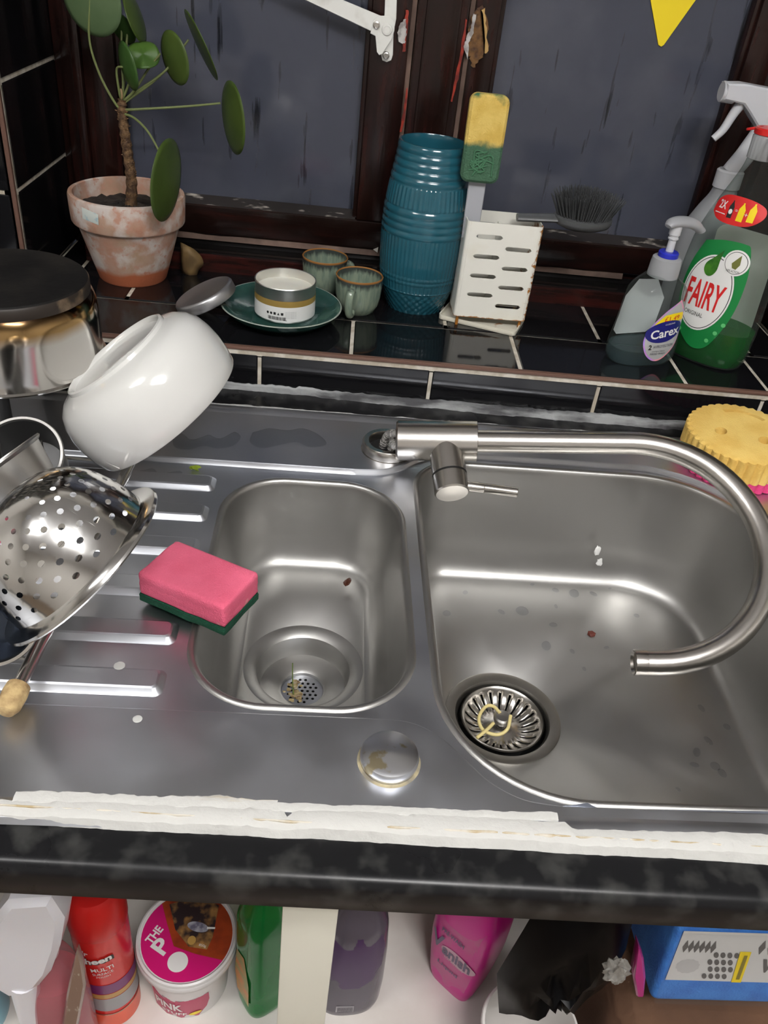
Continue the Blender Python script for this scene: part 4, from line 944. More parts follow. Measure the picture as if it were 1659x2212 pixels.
if sum(hd2[i-1][0]*hd2[i][1]-hd2[i][0]*hd2[i-1][1] for i in range(len(hd2))) < 0: hd2.reverse()
V, Fc = prism(hd2, -.012, .012, .002); part('spray_head', ([(x, z, y) for x, y, z in V], Fc), FROST, tb)
nz_ = tl(1563, 198); part('nozzle', xf(lathe([(.0001, 0), (.0105, 0), (.0115, .001), (.0115, .016), (.0105, .017), (.0001, .017)], 28), frame(nz_+Vector((-.003, 0, 0)), (1, 0, -.02))), FROST, tb)
tg = spline([tl(1603, 222), tl(1585, 245), tl(1562, 280), tl(1541, 300)], 6); part('trigger', tube(tg, [.0062-.0022*i/len(tg) for i in range(len(tg))], 14), FROST, tb)
nk = tl(1650, 292); part('collar', xf(lathe([(.0145, 0), (.0165, .001), (.0165, .02), (.0145, .022), (.0001, .0225)], 40), Matrix.Translation((0, 0, .187))), FROST, tb)
part('neck_post', tube([Vector((0, 0, .205)), Vector((nk.x*.4, 0, .225)), Vector((nk.x, 0, nk.z+.012))], [.012, .012, .012], 20), FROST, tb)
# hand wash
ct = smooth_tab([(0, .041, .024), (.005, .0462, .0285), (.025, .0455, .029), (.05, .041, .0275), (.075, .0395, .027), (.092, .0375, .0262), (.102, .027, .0225), (.108, .0168, .0165), (.112, .016, .016)])
ca = thing('hand_wash_bottle', 'clear pump bottle of hand wash with navy oval logo and price flash', 'bottle', (.368, .070, H), (0, 0, math.radians(20)))
part('bottle_body', bottle_geo(ct), CLEARP, ca)
part('liquid', bottle_geo([(z+.001, a, b_) for z, a, b_ in ct], inset=.0015, zmax=.020, cap1=True), CLEARL, ca)
part('back_label', decal([(-.031, .03), (-.022, .022), (.022, .022), (.030, .032), (.030, .07), (.016, .093), (-.012, .094), (-.028, .075)], front(ct, eps=-.0007, back=True), 8), M('back_label_white', (.72, .74, .75), .6), ca)
cfn = lambda e: (lambda u, v: front(ct, eps=e)(u*1.1+.005, .047+(v-.047)*1.08))
lo_ = spline([Vector((x, z, 0)) for x, z in ((.012, .083), (.024, .066), (.026, .048), (.020, .028), (.006, .014), (-.006, .0125), (-.018, .021), (-.024, .036), (-.020, .052), (-.006, .070), (.012, .083))], 5)[:-1]
lo2 = [(p.x, p.y) for p in lo_]
ll = part('label_edge', decal(lo2, cfn(.0005), 8), M('label_rainbow', (.42, .25, .75), .4, col2=(.85, .3, .35), nscale=28, nlo=.42, nhi=.58), ca)
part('label', decal([(x*.94+.0001, .047+(z-.047)*.94) for x, z in lo2], cfn(.0007), 8), M('silver_label', (.42, .43, .43), .4), ll)
part('price_flash', decal([(-.0160, .0560), (-.0105, .0615), (-.0050, .0665), (.004, .0680), (.013, .0685), (.0205, .0680), (.0225, .0640), (.0235, .0590), (.012, .0570), (0, .0555)], cfn(.0011), 5), YELINK, ll)
text('lettering', '£1.49', 1, REDINK, ll, lambda x, y: cfn(.0014)(x+.005, y+.0628), fit=(.020, .0052), rot=.08)
part('logo_oval', decal(ellipse(.0245, .0125, 40, .0, .0475, .14), cfn(.0012), 8), NAVY, ll)
text('lettering', 'Carex', 1, WINK, ll, lambda x, y: cfn(.0017)(x+.001, y+.0465), fit=(.038, .0105), rot=.14, bold=.02)
text('lettering', 'CUSSONS', 1, WINK, ll, lambda x, y: cfn(.0017)(x+.004, y+.0565), fit=(.013, .0018), rot=.12)
text('lettering', '2', 1, INK, ll, lambda x, y: cfn(.0012)(x-.0145, y+.0295), fit=(.004, .0058), bold=.03)
text('lettering', 'H PROTECTION', 1, M('dark_grey_print', (.08, .08, .1), .5), ll, lambda x, y: cfn(.0012)(x+.003, y+.0305), fit=(.027, .0032), rot=.05, shear=.2)
text('lettering', 'ANTIBACTERIAL', 1, M('dark_grey_print'), ll, lambda x, y: cfn(.0012)(x-.002, y+.0245), fit=(.018, .0014))
text('lettering', 'HAND WASH', 1, M('dark_grey_print'), ll, lambda x, y: cfn(.0012)(x-.002, y+.0215), fit=(.020, .0026))
part('pump_collar', lathe([(.016, .106), (.0182, .107), (.0176, .122), (.0168, .128), (.0150, .1295), (.0001, .130)], 48), HALF, ca)
part('pump_ring', lathe([(.0108, .129), (.0118, .130), (.0118, .1345), (.0105, .136), (.0001, .1362)], 40), M('blue_plastic', (.02, .03, .42), .3), ca)
part('pump_stem', lathe([(.0046, .135), (.0044, .150), (.0060, .1505), (.0060, .152), (.0052, .1525), (.0056, .155), (.0066, .1555), (.0068, .166), (.0001, .167)], 24), FROST, ca)
hp_ = spline([(-.015, -.003, .166), (-.008, -.001, .1705), (.006, .0, .1715), (.022, .0, .168), (.033, .0, .160), (.036, 0, .157)], 6)
Vh, Fh = tube(hp_, [.0030+.0052*math.sin(PI*min(.82, (i+2)/len(hp_))) for i in range(len(hp_))], 18)
part('pump_head', ([(v.x, v.y*1.2, .166+(v.z-.166)*.75) for v in map(Vector, Vh)], Fh), HALF, ca)

# ================================================================== WINDOW STAY AND YELLOW PENNANT
WM = M('white_painted_metal', (.80, .80, .76), .35, col2=(.66, .65, .6), nscale=40, nlo=.55, nhi=.75)
ysy = .2525
def plate_y(pxs, y, t_, bev=.0006):
    P = [(aty(u, v, y).x, aty(u, v, y).z) for u, v in pxs]
    if sum(P[i-1][0]*P[i][1]-P[i][0]*P[i-1][1] for i in range(len(P))) < 0: P.reverse()
    V, Fc = prism(P, -t_/2, t_/2, bev); return [(x, y+z, q) for x, q, z in V], Fc
sp_ = aty(836, 64, ysy)
stay = thing('window_stay', 'white painted metal window stay on the left sash', 'window stay', (sp_.x, sp_.y, sp_.z))
obw('arm', plate_y([(659, 0), (590, -32), (660, -38), (741, 0), (832, 38), (812, 72)], ysy, .003), WM, stay)
obw('arm', plate_y([(833, -30), (858, -30), (856, 40), (853, 56), (830, 40)], ysy+.0035, .003), WM, stay)
obw('pivot_plate', plate_y([(800, 72), (806, 44), (818, 34), (840, 34), (853, 48), (852, 66), (847, 84), (826, 117), (819, 119), (814, 112), (811, 78)], ysy-.0022, .0015), WM, stay)
obw('lower_arm', plate_y([(832, 84), (850, 70), (849, 118), (845, 130), (835, 134), (826, 130), (823, 118)], ysy+.003, .003), WM, stay)
for u, v, r_, m_ in ((836, 64, .0065, WM), (834, 120, .0042, GREYSTEEL), (813, 54, .0045, CHROME)):
    q = aty(u, v, ysy-.003); obw('rivet', xf(lathe([(.0001, .0016), (r_*.55, .0016), (r_*.6, .0022), (r_*.9, .0018), (r_, 0), (r_, -.004)], 28), frame(q, (0, -1, 0))), m_, stay)
obw('bracket', box(sp_.x-.012, sp_.x+.016, ysy+.004, .2625, sp_.z+.05, sp_.z+.075, .002), WM, stay)
YP = M('yellow_card', (.92, .70, .015), .55)
g = plate_y([(1428, 101), (1422, 97), (1405, 0), (1393, -70), (1552, -70), (1503, 0), (1434, 97)], .2825, .0012, .0003)
po = ob('pennant', *g, YP); tag(po, 'yellow triangular pennant hanging point down against the right window pane', 'pennant')
# ================================================================== DISH RACK AND THE THINGS IN IT
ra = atz(290, 985, .036); rb = atz(34, 1495, .014)
rack = thing('dish_rack', 'steel wire dish rack with tubular rails on the drainer', 'dish rack', (-.32, -.33, .0))
dr_ = (ra-rb).normalized()
obw('rail', tube([ra+dr_*.06+Vector((0, 0, .0)), ra, rb], .0049, 16), CHROME, rack)
CORK = M('worn_cork_cap', (.5, .36, .17), .8, col2=(.28, .18, .08), nscale=90, bump=.5, bscale=300)
obw('rail_cap', xf(lathe([(.0001, -.012), (.0055, -.011), (.0082, -.006), (.0088, .004), (.0082, .011), (.0052, .013), (.0001, .013)], 24), frame(rb-dr_*.006, dr_)), CORK, rack)
obw('rail', tube([Vector((-.50, .0+ra.y+.05, .036)), Vector((-.505, rb.y, .014))], .0049, 14), CHROME, rack)
WIRE = M('wire_steel', (.5, .49, .46), .28, 1)
for k in range(9):
    t_ = k/8; q = ra.lerp(rb, .02+.86*t_); q2 = Vector((-.502, q.y, q.z))
    obw('cross_wire', tube([q+Vector((0, 0, -.004)), q2+Vector((0, 0, -.004))], .0016, 8), WIRE, rack)
    for x in ((-.262, -.30) if k in (1, 2) else ()):
        p0 = Vector((x, q.y, q.z-.004)); obw('prong', tube([p0, p0+Vector((0, 0, .03 if k > 2 else .038))], .0016, 8), WIRE, rack)
PPOST = M('dark_post', (.05, .05, .05), .4)
for (x, y) in ((-.335, -.16), (-.44, -.16), (-.335, -.05), (-.44, -.05)):
    obw('post', tube([Vector((x, y, .004)), Vector((x, y, .086))], .006, 14), PPOST, rack)
for y in (-.16, -.05): obw('upper_rail', tube([Vector((-.47, y, .084)), Vector((-.315, y, .084))], .003, 10), WIRE, rack)
for x in (-.335, -.44): obw('upper_rail', tube([Vector((x, -.16, .084)), Vector((x, -.05, .084))], .003, 10), WIRE, rack)

# saucepan upside down
pcn = atd(33, 770, .82); pz_ = .0875
SPM = M('stained_pan_steel', (.62, .60, .57), .13, 1, rvar=.05)
overlay(SPM, (.42, .27, .12), 14, .62, .85, axis='Z', a0=.025, a1=.072, jit=.35)
overlay(SPM, (.07, .04, .02), 10, .92, 1.08, axis='Z', a0=.030, a1=.072, jit=.35)
BURN = M('burnt_pan_base', (.008, .0075, .0075), .6, spec=.2, col2=(.018, .016, .014), nscale=20, bump=.2, bscale=80)
sp2 = thing('saucepan', 'stainless saucepan upside down with blackened base on the rack', 'saucepan', (pcn.x, pcn.y, pz_))
part('pan_wall', lathe([(.0815, .004), (.0840, .0005), (.0868, .0005), (.0872, .002), (.0845, .0032), (.0832, .010), (.0830, .045), (.0820, .057), (.0795, .065), (.0765, .069)], 96), SPM, sp2)
RUSTB = overlay(M('burnt_band', (.02, .014, .01), .5), (.22, .15, .09), 26, .55, .68)
part('base_band', lathe([(.0768, .068), (.0775, .070), (.0772, .0785), (.0760, .080)], 96), RUSTB, sp2)
part('base_disc', lathe([(.0762, .0798), (.0745, .0812), (.0001, .0815)], 96), BURN, sp2)
part('handle', tube([Vector((-.075, .02, .035)), Vector((-.12, .032, .040)), Vector((-.22, .06, .045))], [.008, .009, .011], 16), BLACKP, sp2)

# white bowl tipped against the pan
WB = M('white_glazed_china', (.64, .64, .615), .08, coat=.3)
bcn = atd(363, 889, .80); s_ = .80/F
vb = (bcn-CAM).normalized(); rb_ = (RT-vb*RT.dot(vb)).normalized(); ub_ = rb_.cross(vb)
Nb = ((rb_*.659-ub_*.752)*.965+vb*.26).normalized()
bw = ob('cereal_bowl', *lathe([(r_*s_, h_*s_) for r_, h_ in ((170, 2), (175, -1), (179, 0), (182, 4), (187, 30), (189, 60), (187, 88), (181, 112), (168, 134), (150, 148), (132, 154), (126, 157), (124, 164), (119, 166), (114, 163), (111, 156), (100, 152), (.2, 151))]
   + [(r_*s_, h_*s_) for r_, h_ in ((.2, 141), (110, 140), (150, 128), (172, 100), (178, 60), (174, 20), (170, 2))], 96), WB)
bw.matrix_world = frame(bcn, -Nb); tag(bw, 'white china bowl tipped upside down against the saucepan', 'bowl')

# colander
ccn = atd(174, 1214, .60); rc = .0675
vb = (ccn-CAM).normalized(); rb_ = (RT-vb*RT.dot(vb)).normalized(); ub_ = rb_.cross(vb)
Nc = ((rb_*.755-ub_*.655)*.965+vb*.26).normalized()
col_ = thing('colander', 'shiny steel colander with round holes tipped in the dish rack', 'colander', ccn)
cp = [(.0645, .0), (.0640, .004), (.0625, .016), (.0595, .030), (.0540, .044), (.0455, .056), (.034, .064), (.019, .0685), (.0004, .070)]
def colfn(u, v):
    x = v*(len(cp)-1); i = min(int(x), len(cp)-2); f_ = x-i; p0 = cp[max(i-1, 0)]; p1 = cp[i]; p2 = cp[i+1]; p3 = cp[min(i+2, len(cp)-1)]
    q = [.5*((2*b_)+(c-a)*f_+(2*a-5*b_+4*c-d)*f_*f_+(3*b_-a-3*c+d)*f_**3) for a, b_, c, d in zip(p0, p1, p2, p3)]
    t_ = 2*PI*u; return (q[0]*math.cos(t_), q[0]*math.sin(t_), q[1])
def isol(i, j): return 3 <= j <= 14 and (i+j) % 2 == 0 and (j < 11 or i % 4 == 0)
g = perforated(40, 16, colfn, lambda i, j: isol(i, j), .30)
fmc = frame(ccn, -Nc) @ Matrix.Scale(.96, 4)
obw('perforated_body', xf(g, fmc), MIRROR, col_, True, 70)
obw('rim', xf(lathe([(.0640, .0015), (.0655, .0005), (.0735, -.0012), (.0752, -.0022), (.0758, -.0010), (.0750, .0008), (.0735, .0008), (.0660, .0022), (.0638, .004)], 96), fmc), MIRROR, col_)

# small steel cups and pans behind and below the colander
def steelcup(name, u, v, d, r_, h_, zdir, label, mat, inner, taper=.85):
    c = atd(u, v, d); t0 = thing(name, label, 'steel cup', c); fm = frame(c, zdir)
    obw('cup_wall', xf(lathe([(r_*.97, -.002), (r_, .0), (r_+.0022, .0), (r_+.003, -.0015), (r_+.0018, -.003), (r_*.995, -.004), (r_*taper, -h_), (.0001, -h_)], 64), fm), mat, t0)
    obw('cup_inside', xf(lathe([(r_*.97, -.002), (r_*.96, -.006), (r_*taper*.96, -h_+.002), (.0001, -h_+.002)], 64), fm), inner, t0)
    return t0
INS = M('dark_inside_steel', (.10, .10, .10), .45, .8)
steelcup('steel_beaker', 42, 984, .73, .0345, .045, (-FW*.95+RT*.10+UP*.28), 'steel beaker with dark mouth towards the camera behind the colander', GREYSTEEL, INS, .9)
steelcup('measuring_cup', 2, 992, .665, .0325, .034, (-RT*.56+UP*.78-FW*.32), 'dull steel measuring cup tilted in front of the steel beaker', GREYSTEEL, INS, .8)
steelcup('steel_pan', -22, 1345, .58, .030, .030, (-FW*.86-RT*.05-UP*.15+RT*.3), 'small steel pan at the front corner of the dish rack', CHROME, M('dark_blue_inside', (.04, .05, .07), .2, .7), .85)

# ================================================================== CUPBOARD UNDER THE WORKTOP
ZS_ = -.55
CAB = M('cream_laminate', (.66, .64, .55), .4); CABW = M('white_laminate', (.84, .80, .76), .45, col2=(.76, .71, .66), nscale=12)
cab = thing('base_cabinet', 'cream open base cabinet under the worktop', 'cabinet', (0, -.3, -.9))
obw('shelf', box(-.75, .75, -.575, -.03, ZS_-.018, ZS_, .001), CABW, cab, False)
obw('back_panel', box(-.75, .75, -.03, -.015, -.9, -.041), CABW, cab, False)
obw('side_panel', box(-.768, -.75, -.59, -.015, -.9, -.041), CAB, cab, False); obw('side_panel', box(.75, .768, -.59, -.015, -.9, -.041), CAB, cab, False)
obw('centre_stile', box(-.0125, .0262, -.593, -.574, -.9, -.0405, .0012), CAB, cab)
obw('plinth', box(-.75, .75, -.54, -.52, -.9, -.8), CAB, cab, False)
# red aerosol
ac = atz(247, 2160, ZS_)
ARED = M('red_can_print', (.62, .018, .014), .25); ARO = M('orange_red_can', (.78, .12, .06), .3)
aer = thing('aerosol_can', 'red furniture polish aerosol beside the pink tub', 'aerosol', (ac.x, ac.y, ZS_))
AR = .0285
part('can_body', lathe([(.0001, 0), (AR-.002, 0), (AR, .0015), (AR, .03), (AR, .19)], 64), ARED, aer)
for nm, z0, z1, mt in (('orange_band', .0, .030, ARO), ('grey_band', .034, .062, M('grey_can_print', (.32, .32, .33), .35)), ('gold_band', .062, .072, M('gold_can_print', (.5, .28, .08), .35)), ('purple_band', .072, .092, M('purple_can_print', (.16, .02, .13), .35))):
    sl = [(AR+.0004, z0+.001), (AR+.0004, z1)]; V, Fc = lathe(sl, 64)
    part(nm, ([(x, y, z+(.004*math.cos(math.atan2(x, -y)*1.) if z > .03 else 0)) for x, y, z in V], Fc), mt, aer)
part('seam_ring', lathe([(AR+.0004, .0295), (AR+.001, .0305), (AR+.0004, .0315)], 64), M('can_rim_metal', (.7, .5, .4), .3, 1), aer)
part('cap', lathe([(AR+.0006, .182), (AR+.0008, .184), (AR+.0004, .235), (AR-.004, .241), (.0001, .242)], 64), M('red_cap', (.55, .012, .01), .35), aer)
af = cyl(AR+.0009, .026, .06)
AW = M('can_white_print', (.8, .8, .78), .4)
text('lettering', 'Mr', 1, AW, aer, lambda x, y: af(x-.012, y+.1355), fit=(.012, .009), bold=.03, rot=-.12)
text('lettering', 'Sheen', 1, INK, aer, lambda x, y: af(x-.0005, y+.1215), fit=(.038, .0135), bold=.05, rot=.18, shear=.15)
text('lettering', 'Sheen', 1, AW, aer, lambda x, y: cyl(AR+.0014, .026, .06)(x-.001, y+.1225), fit=(.035, .0110), bold=.04, rot=.18, shear=.15)
text('lettering', 'MULTI', 1, AW, aer, lambda x, y: af(x+.005, y+.104), fit=(.023, .007), bold=.01, rot=.1)
text('lettering', 'SURFACE', 1, AW, aer, lambda x, y: af(x+.005, y+.0955), fit=(.021, .0045), rot=.1)
text('lettering', 'POLISH', 1, AW, aer, lambda x, y: af(x+.005, y+.0895), fit=(.014, .003), rot=.1)
# pink cleaning paste tub
tbc = atz(404, 2020, ZS_+.100)
TUBW = M('white_tub_plastic', (.72, .70, .70), .35); TPINK = M('hot_pink_print', (.62, .008, .16), .35)
tub = thing('paste_tub', 'white tub of cleaning paste with hot pink lid print', 'tub', (tbc.x, tbc.y, ZS_))
part('tub_wall', lathe([(.0001, 0), (.0405, 0), (.0425, .002), (.0475, .080), (.0480, .084), (.0510, .085), (.0515, .088)], 72), TUBW, tub)
lidp = part('lid', lathe([(.0515, .0855), (.0545, .0855), (.0555, .087), (.0555, .094), (.0545, .0955), (.0548, .097), (.0540, .0995), (.0520, .1005), (.0505, .0995), (.0500, .098), (.0001, .098)], 72), TUBW, tub)
dz = lambda e: (lambda x, y: (x, y, .0982+e))
pk = part('lid_print', decal(circle(0, 0, .0490, 56), dz(.0002), 3), TPINK, lidp)
orl = [(.049*math.cos(a), .049*math.sin(a)) for a in np.linspace(-.52, 2.35, 26)]+[(-.024, .012), (-.012, -.012), (.012, -.019)]
part('lid_picture', decal(orl, dz(.0005), 3), M('burnt_orange_print', (.38, .055, .012), .35, col2=(.22, .03, .01), nscale=40), lidp)
pic = [(-.026, .034), (-.014, .006), (.004, -.012), (.024, -.014), (.028, .0), (.029, .036), (.0, .045)]
part('lid_photo', decal(pic, dz(.0008), 4), M('photo_print', (.03, .018, .02), .35, col2=(.42, .22, .07), nscale=60, nlo=.46, nhi=.66), lidp)
part('photo_shape', decal(ellipse(.012, .0055, 22, .010, .010, -.2), dz(.0011), 3), M('silver_grey_print', (.42, .42, .48), .35, col2=(.15, .14, .2), nscale=120), lidp)
part('photo_shape', decal([(.020, .008), (.029, .0085), (.029, .0105), (.020, .0105)], dz(.0012), 2), AW, lidp)
part('photo_shape', decal(ellipse(.0045, .005, 16, .006, -.005), dz(.0011), 2), M('tan_print', (.5, .3, .08), .4), lidp)
text('lettering', '850g', 1, AW, lidp, lambda x, y: dz(.0013)(x+.0185, y-.0105), fit=(.008, .0035), rot=-.15)
text('lettering', 'THE', 1, AW, lidp, lambda x, y: dz(.00035)(x-.0355, y-.0005), fit=(.020, .0095), rot=1.05, bold=.03)
text('lettering', 'P', 1, AW, lidp, lambda x, y: dz(.0009)(x-.0255, y-.0125), fit=(.014, .019), rot=1.05, bold=.03)
part('round_sticker', decal(circle(-.0045, -.0285, .0108, 30), dz(.0010), 2), AW, lidp)
tf_ = lambda e: (lambda x, y: ((.0425+(y-.002)*.064+e)*math.sin(x/.045-.05), -(.0425+(y-.002)*.064+e)*math.cos(x/.045-.05), y))
ptw = part('wall_print', decal([(-.036, .003), (-.018, .003), (0, .003), (.020, .004), (.030, .02), (.033, .035), (.032, .052), (.016, .050), (0, .047), (-.018, .048), (-.036, .052)], tf_(.0006), 8), M('faded_pink_print', (.50, .06, .13), .4), tub)
text('lettering', 'PINK', 1, AW, ptw, lambda x, y: tf_(.0011)(x-.014, y+.030), fit=(.034, .017), bold=.03)
text('lettering', 'STUFF', 1, AW, ptw, lambda x, y: tf_(.0011)(x-.008, y+.0145), fit=(.030, .0065), bold=.02)
part('yellow_badge', decal(ellipse(.0072, .0038, 20, .0165, .014, .2), tf_(.0011), 3), YELINK, ptw)
# green bottle
gb = atz(566, 2158, ZS_)
GBM = clear('green_bottle_plastic', (.04, .55, .13), (.01, .30, .06), .5, .1)
gt = smooth_tab([(0, .022, .020), (.004, .025, .023), (.012, .0255, .0235), (.018, .0248, .0228), (.03, .0255, .0235), (.036, .0248, .0228), (.048, .0258, .024), (.10, .0265, .0245), (.18, .026, .024), (.215, .016, .016), (.23, .012, .012)])
grb = thing('green_bottle', 'translucent green bottle with orange side label next to the cream stile', 'bottle', (gb.x, gb.y+.004, ZS_), (0, 0, .62))
part('bottle_body', bottle_geo(gt, 3.2), GBM, grb)
part('liquid', bottle_geo([(z+.001, a, b_) for z, a, b_ in gt], 3.2, inset=.0014, zmax=.12, cap1=True), clear('deep_green_liquid', (.02, .40, .07), (.006, .22, .035), .45, .2), grb)
sf = lambda x, z: ((-lerp(gt, z)[0]-.0006)*1.0, x, z)
part('side_label', decal([(-.014, .03), (.012, .03), (.015, .07), (.010, .12), (-.006, .125), (-.016, .08)], sf, 3), M('orange_label', (.62, .22, .05), .4, col2=(.3, .3, .08), nscale=40), grb)
part('cap', lathe([(.012, .226), (.014, .227), (.014, .25), (.0001, .252)], 32), WHITE, grb)
# purple bottle
pb = atz(752, 2140, ZS_)
PBM = clear('smoky_purple_plastic', (.42, .38, .46), (.17, .15, .19), .55, .12)
pt_ = smooth_tab([(0, .034, .026), (.005, .0375, .029), (.05, .0385, .030), (.12, .0365, .029), (.17, .033, .026), (.22, .018, .016), (.235, .014, .014)])
pbo = thing('purple_bottle', 'smoky purple bottle with small barcode right of the cream stile', 'bottle', (pb.x-.002, pb.y, ZS_), (0, 0, .12))
part('bottle_body', bottle_geo(pt_, 2.6), PBM, pbo)
part('label', decal([(-.030, .085), (-.012, .070), (.006, .070), (.020, .082), (.029, .105), (.030, .14), (.025, .165), (0, .168), (-.028, .165), (-.031, .125)], front(pt_, 2.6, .0007), 8), M('dark_purple_label', (.055, .02, .085), .4), pbo)
pfn = front(pt_, 2.6, .0006); bc_ = []
part('barcode_panel', decal([(-.016, .014), (.004, .014), (.004, .029), (-.016, .029)], pfn, 3), M('pale_grey_print', (.42, .40, .43), .5), pbo)
xx = -.0145
for k in range(14): bc_.append(decal([(xx, .0155), (xx+.0006, .0155), (xx+.0006, .0275), (xx, .0275)], front(pt_, 2.6, .0011), 1)); xx += .0013
part('barcode', join(*bc_), M('purple_ink', (.06, .05, .07), .5), pbo, False)
part('cap', lathe([(.014, .232), (.016, .233), (.016, .255), (.0001, .257)], 32), M('purple_cap', (.1, .02, .2), .4), pbo)
# magenta stain remover
mg = thing('stain_remover_bottle', 'bright magenta stain remover bottle standing cornerwise', 'bottle', (.190, -.412, ZS_), (0, 0, math.radians(-42)))
MAG = M('magenta_plastic', (.68, .008, .30), .3, sss=.1)
mt_ = smooth_tab([(0, .026, .019), (.005, .029, .022), (.05, .034, .026), (.10, .038, .029), (.16, .038, .029), (.22, .028, .022), (.25, .016, .016)])
part('bottle_body', bottle_geo(mt_, 4.5, 72), MAG, mg)
mf = lambda e: front(mt_, 4.5, e)
mlb = part('label', decal([(-.028, .02), (.0, .012), (.024, .03), (.029, .09), (.03, .17), (-.032, .17), (-.033, .08)], mf(.0005), 8), M('pale_magenta_label', (.60, .10, .30), .35, col2=(.68, .03, .30), nscale=30), mg)
part('logo_oval', decal(ellipse(.023, .013, 32, .008, .090, -.10), mf(.0009), 5), M('logo_pink_white', (.75, .45, .58), .35), mlb)
text('lettering', 'V', 1, M('silver_purple_print', (.12, .08, .18), .3), mlb, lambda x, y: mf(.0016)(x-.0215, y+.100), fit=(.018, .028), bold=.03)
text('lettering', 'anish', 1, M('silver_purple_print'), mlb, lambda x, y: mf(.0016)(x+.006, y+.092), fit=(.038, .020), bold=.03)
text('lettering', 'OXI ACTION', 1, AW, mlb, lambda x, y: mf(.0012)(x+.004, y+.078), fit=(.026, .004))
text('lettering', 'PRE-WASH', 1, M('silver_purple_print'), mlb, lambda x, y: mf(.0012)(x-.004, y+.126), fit=(.030, .0085), bold=.02)
text('lettering', 'Liquid', 1, M('silver_purple_print'), mlb, lambda x, y: mf(.0012)(x-.002, y+.056), fit=(.028, .009), bold=.02)
part('cap', lathe([(.016, .247), (.021, .248), (.020, .275), (.0001, .277)], 40), M('magenta_cap', (.5, .005, .25), .35), mg)
# red paper pack behind
rp_ = atz(862, 1966, ZS_)
rpk = ob('paper_pack', *box(-.034, .034, -.0, .05, 0, .09, .003), overlay(M('red_pack_paper', (.42, .02, .012), .6), (.78, .74, .72), 80, .62, .68, axis='Z', a0=.03, a1=-.008, jit=.5)); rpk.location = (rp_.x, rp_.y+.002, ZS_); tag(rpk, 'torn red and white paper pack behind the magenta bottle', 'packet')
# pink trigger spray at the left
sy = -.505
def hp(u, v): p = aty(u, v, sy); return p
tsb = aty(118, 2160, sy)
psb = thing('spray_bottle', 'clear trigger spray bottle of pink cleaner at the left end of the shelf', 'spray bottle', (tsb.x, sy, ZS_))
st_ = smooth_tab([(0, .030, .022), (.005, .034, .026), (.10, .035, .027), (.15, .034, .026), (.19, .026, .021), (.215, .015, .015), (.235, .0135, .0135)])
PKC = clear('pinkish_clear_plastic', (.95, .76, .78), (.62, .36, .40), .25, .1)
part('bottle_body', bottle_geo(st_), PKC, psb)
part('liquid', bottle_geo([(z+.001, a, b_) for z, a, b_ in st_], inset=.0015, zmax=.165, cap1=True), clear('pink_liquid', (.85, .36, .40), (.68, .17, .21), .5, .15), psb)
TRW = M('translucent_white_trigger', (.82, .81, .86), .32, sss=.2)
hd = [(hp(u, v).x, hp(u, v).z) for u, v in ((2, 2050), (-2, 1985), (12, 1920), (40, 1885), (130, 1880), (158, 1925), (148, 1985), (128, 2040), (102, 2072), (70, 2086), (40, 2088), (12, 2072))]
if sum(hd[i-1][0]*hd[i][1]-hd[i][0]*hd[i-1][1] for i in range(len(hd))) < 0: hd.reverse()
V, Fc = prism(hd, -.017, .017, .006); obw('spray_head', ([(x, sy-.012+z, q) for x, q, z in V], Fc), TRW, psb)
tgp = spline([hp(66, 2072), hp(72, 2110), hp(80, 2150), hp(86, 2172)], 6)
Vt, Ft = tube([p+Vector((0, -.018, 0)) for p in tgp], [.0135-.0035*i/len(tgp) for i in range(len(tgp))], 18); obw('trigger', (Vt, Ft), TRW, psb)
obw('collar', xf(lathe([(.0145, 0), (.017, .001), (.017, .02), (.0145, .022)], 40), Matrix.Translation((tsb.x, sy, ZS_+.222))), TRW, psb)
obw('neck_post', tube([Vector((tsb.x, sy, ZS_+.232)), hp(100, 2060)+Vector((0, 0, .0))], .012, 20), TRW, psb)
# blue bottle sliver far left
bb = atz(-30, 2190, ZS_)
blb = thing('blue_bottle', 'pale blue bottle at the far left edge of the shelf', 'bottle', (bb.x-.004, bb.y, ZS_))
part('bottle_body', bottle_geo(smooth_tab([(0, .026, .024), (.005, .029, .027), (.13, .029, .027), (.165, .015, .015), (.19, .013, .013)])), M('pale_blue_plastic', (.22, .5, .62), .3), blb)
part('cap', lathe([(.013, .186), (.016, .187), (.016, .215), (.0001, .216)], 32), WHITE, blb)
# crinkled clear packet between spray and aerosol
pkp = [aty(u, v, -.535) for u, v in ((168, 2045), (181, 2075), (187, 2120), (170, 2212), (150, 2250), (136, 2205), (146, 2140), (158, 2080))]
P2 = [(p.x, p.z) for p in pkp]
if sum(P2[i-1][0]*P2[i][1]-P2[i][0]*P2[i-1][1] for i in range(len(P2))) < 0: P2.reverse()
zmn = min(q for _, q in P2); P2 = [(x, q) for x, q in P2]
V, Fc = prism(P2, -.004, .004, .002)
V += []; pko = ob('cellophane_packet', [(x, -.535+z, q) for x, q, z in V], Fc, overlay(M('brown_cellophane', (.24, .15, .11), .15), (.55, .48, .4), 60, .6, .68, stretch=(3, 3, .6))); tag(pko, 'crinkled brown cellophane packet between the pink spray and red aerosol', 'packet')
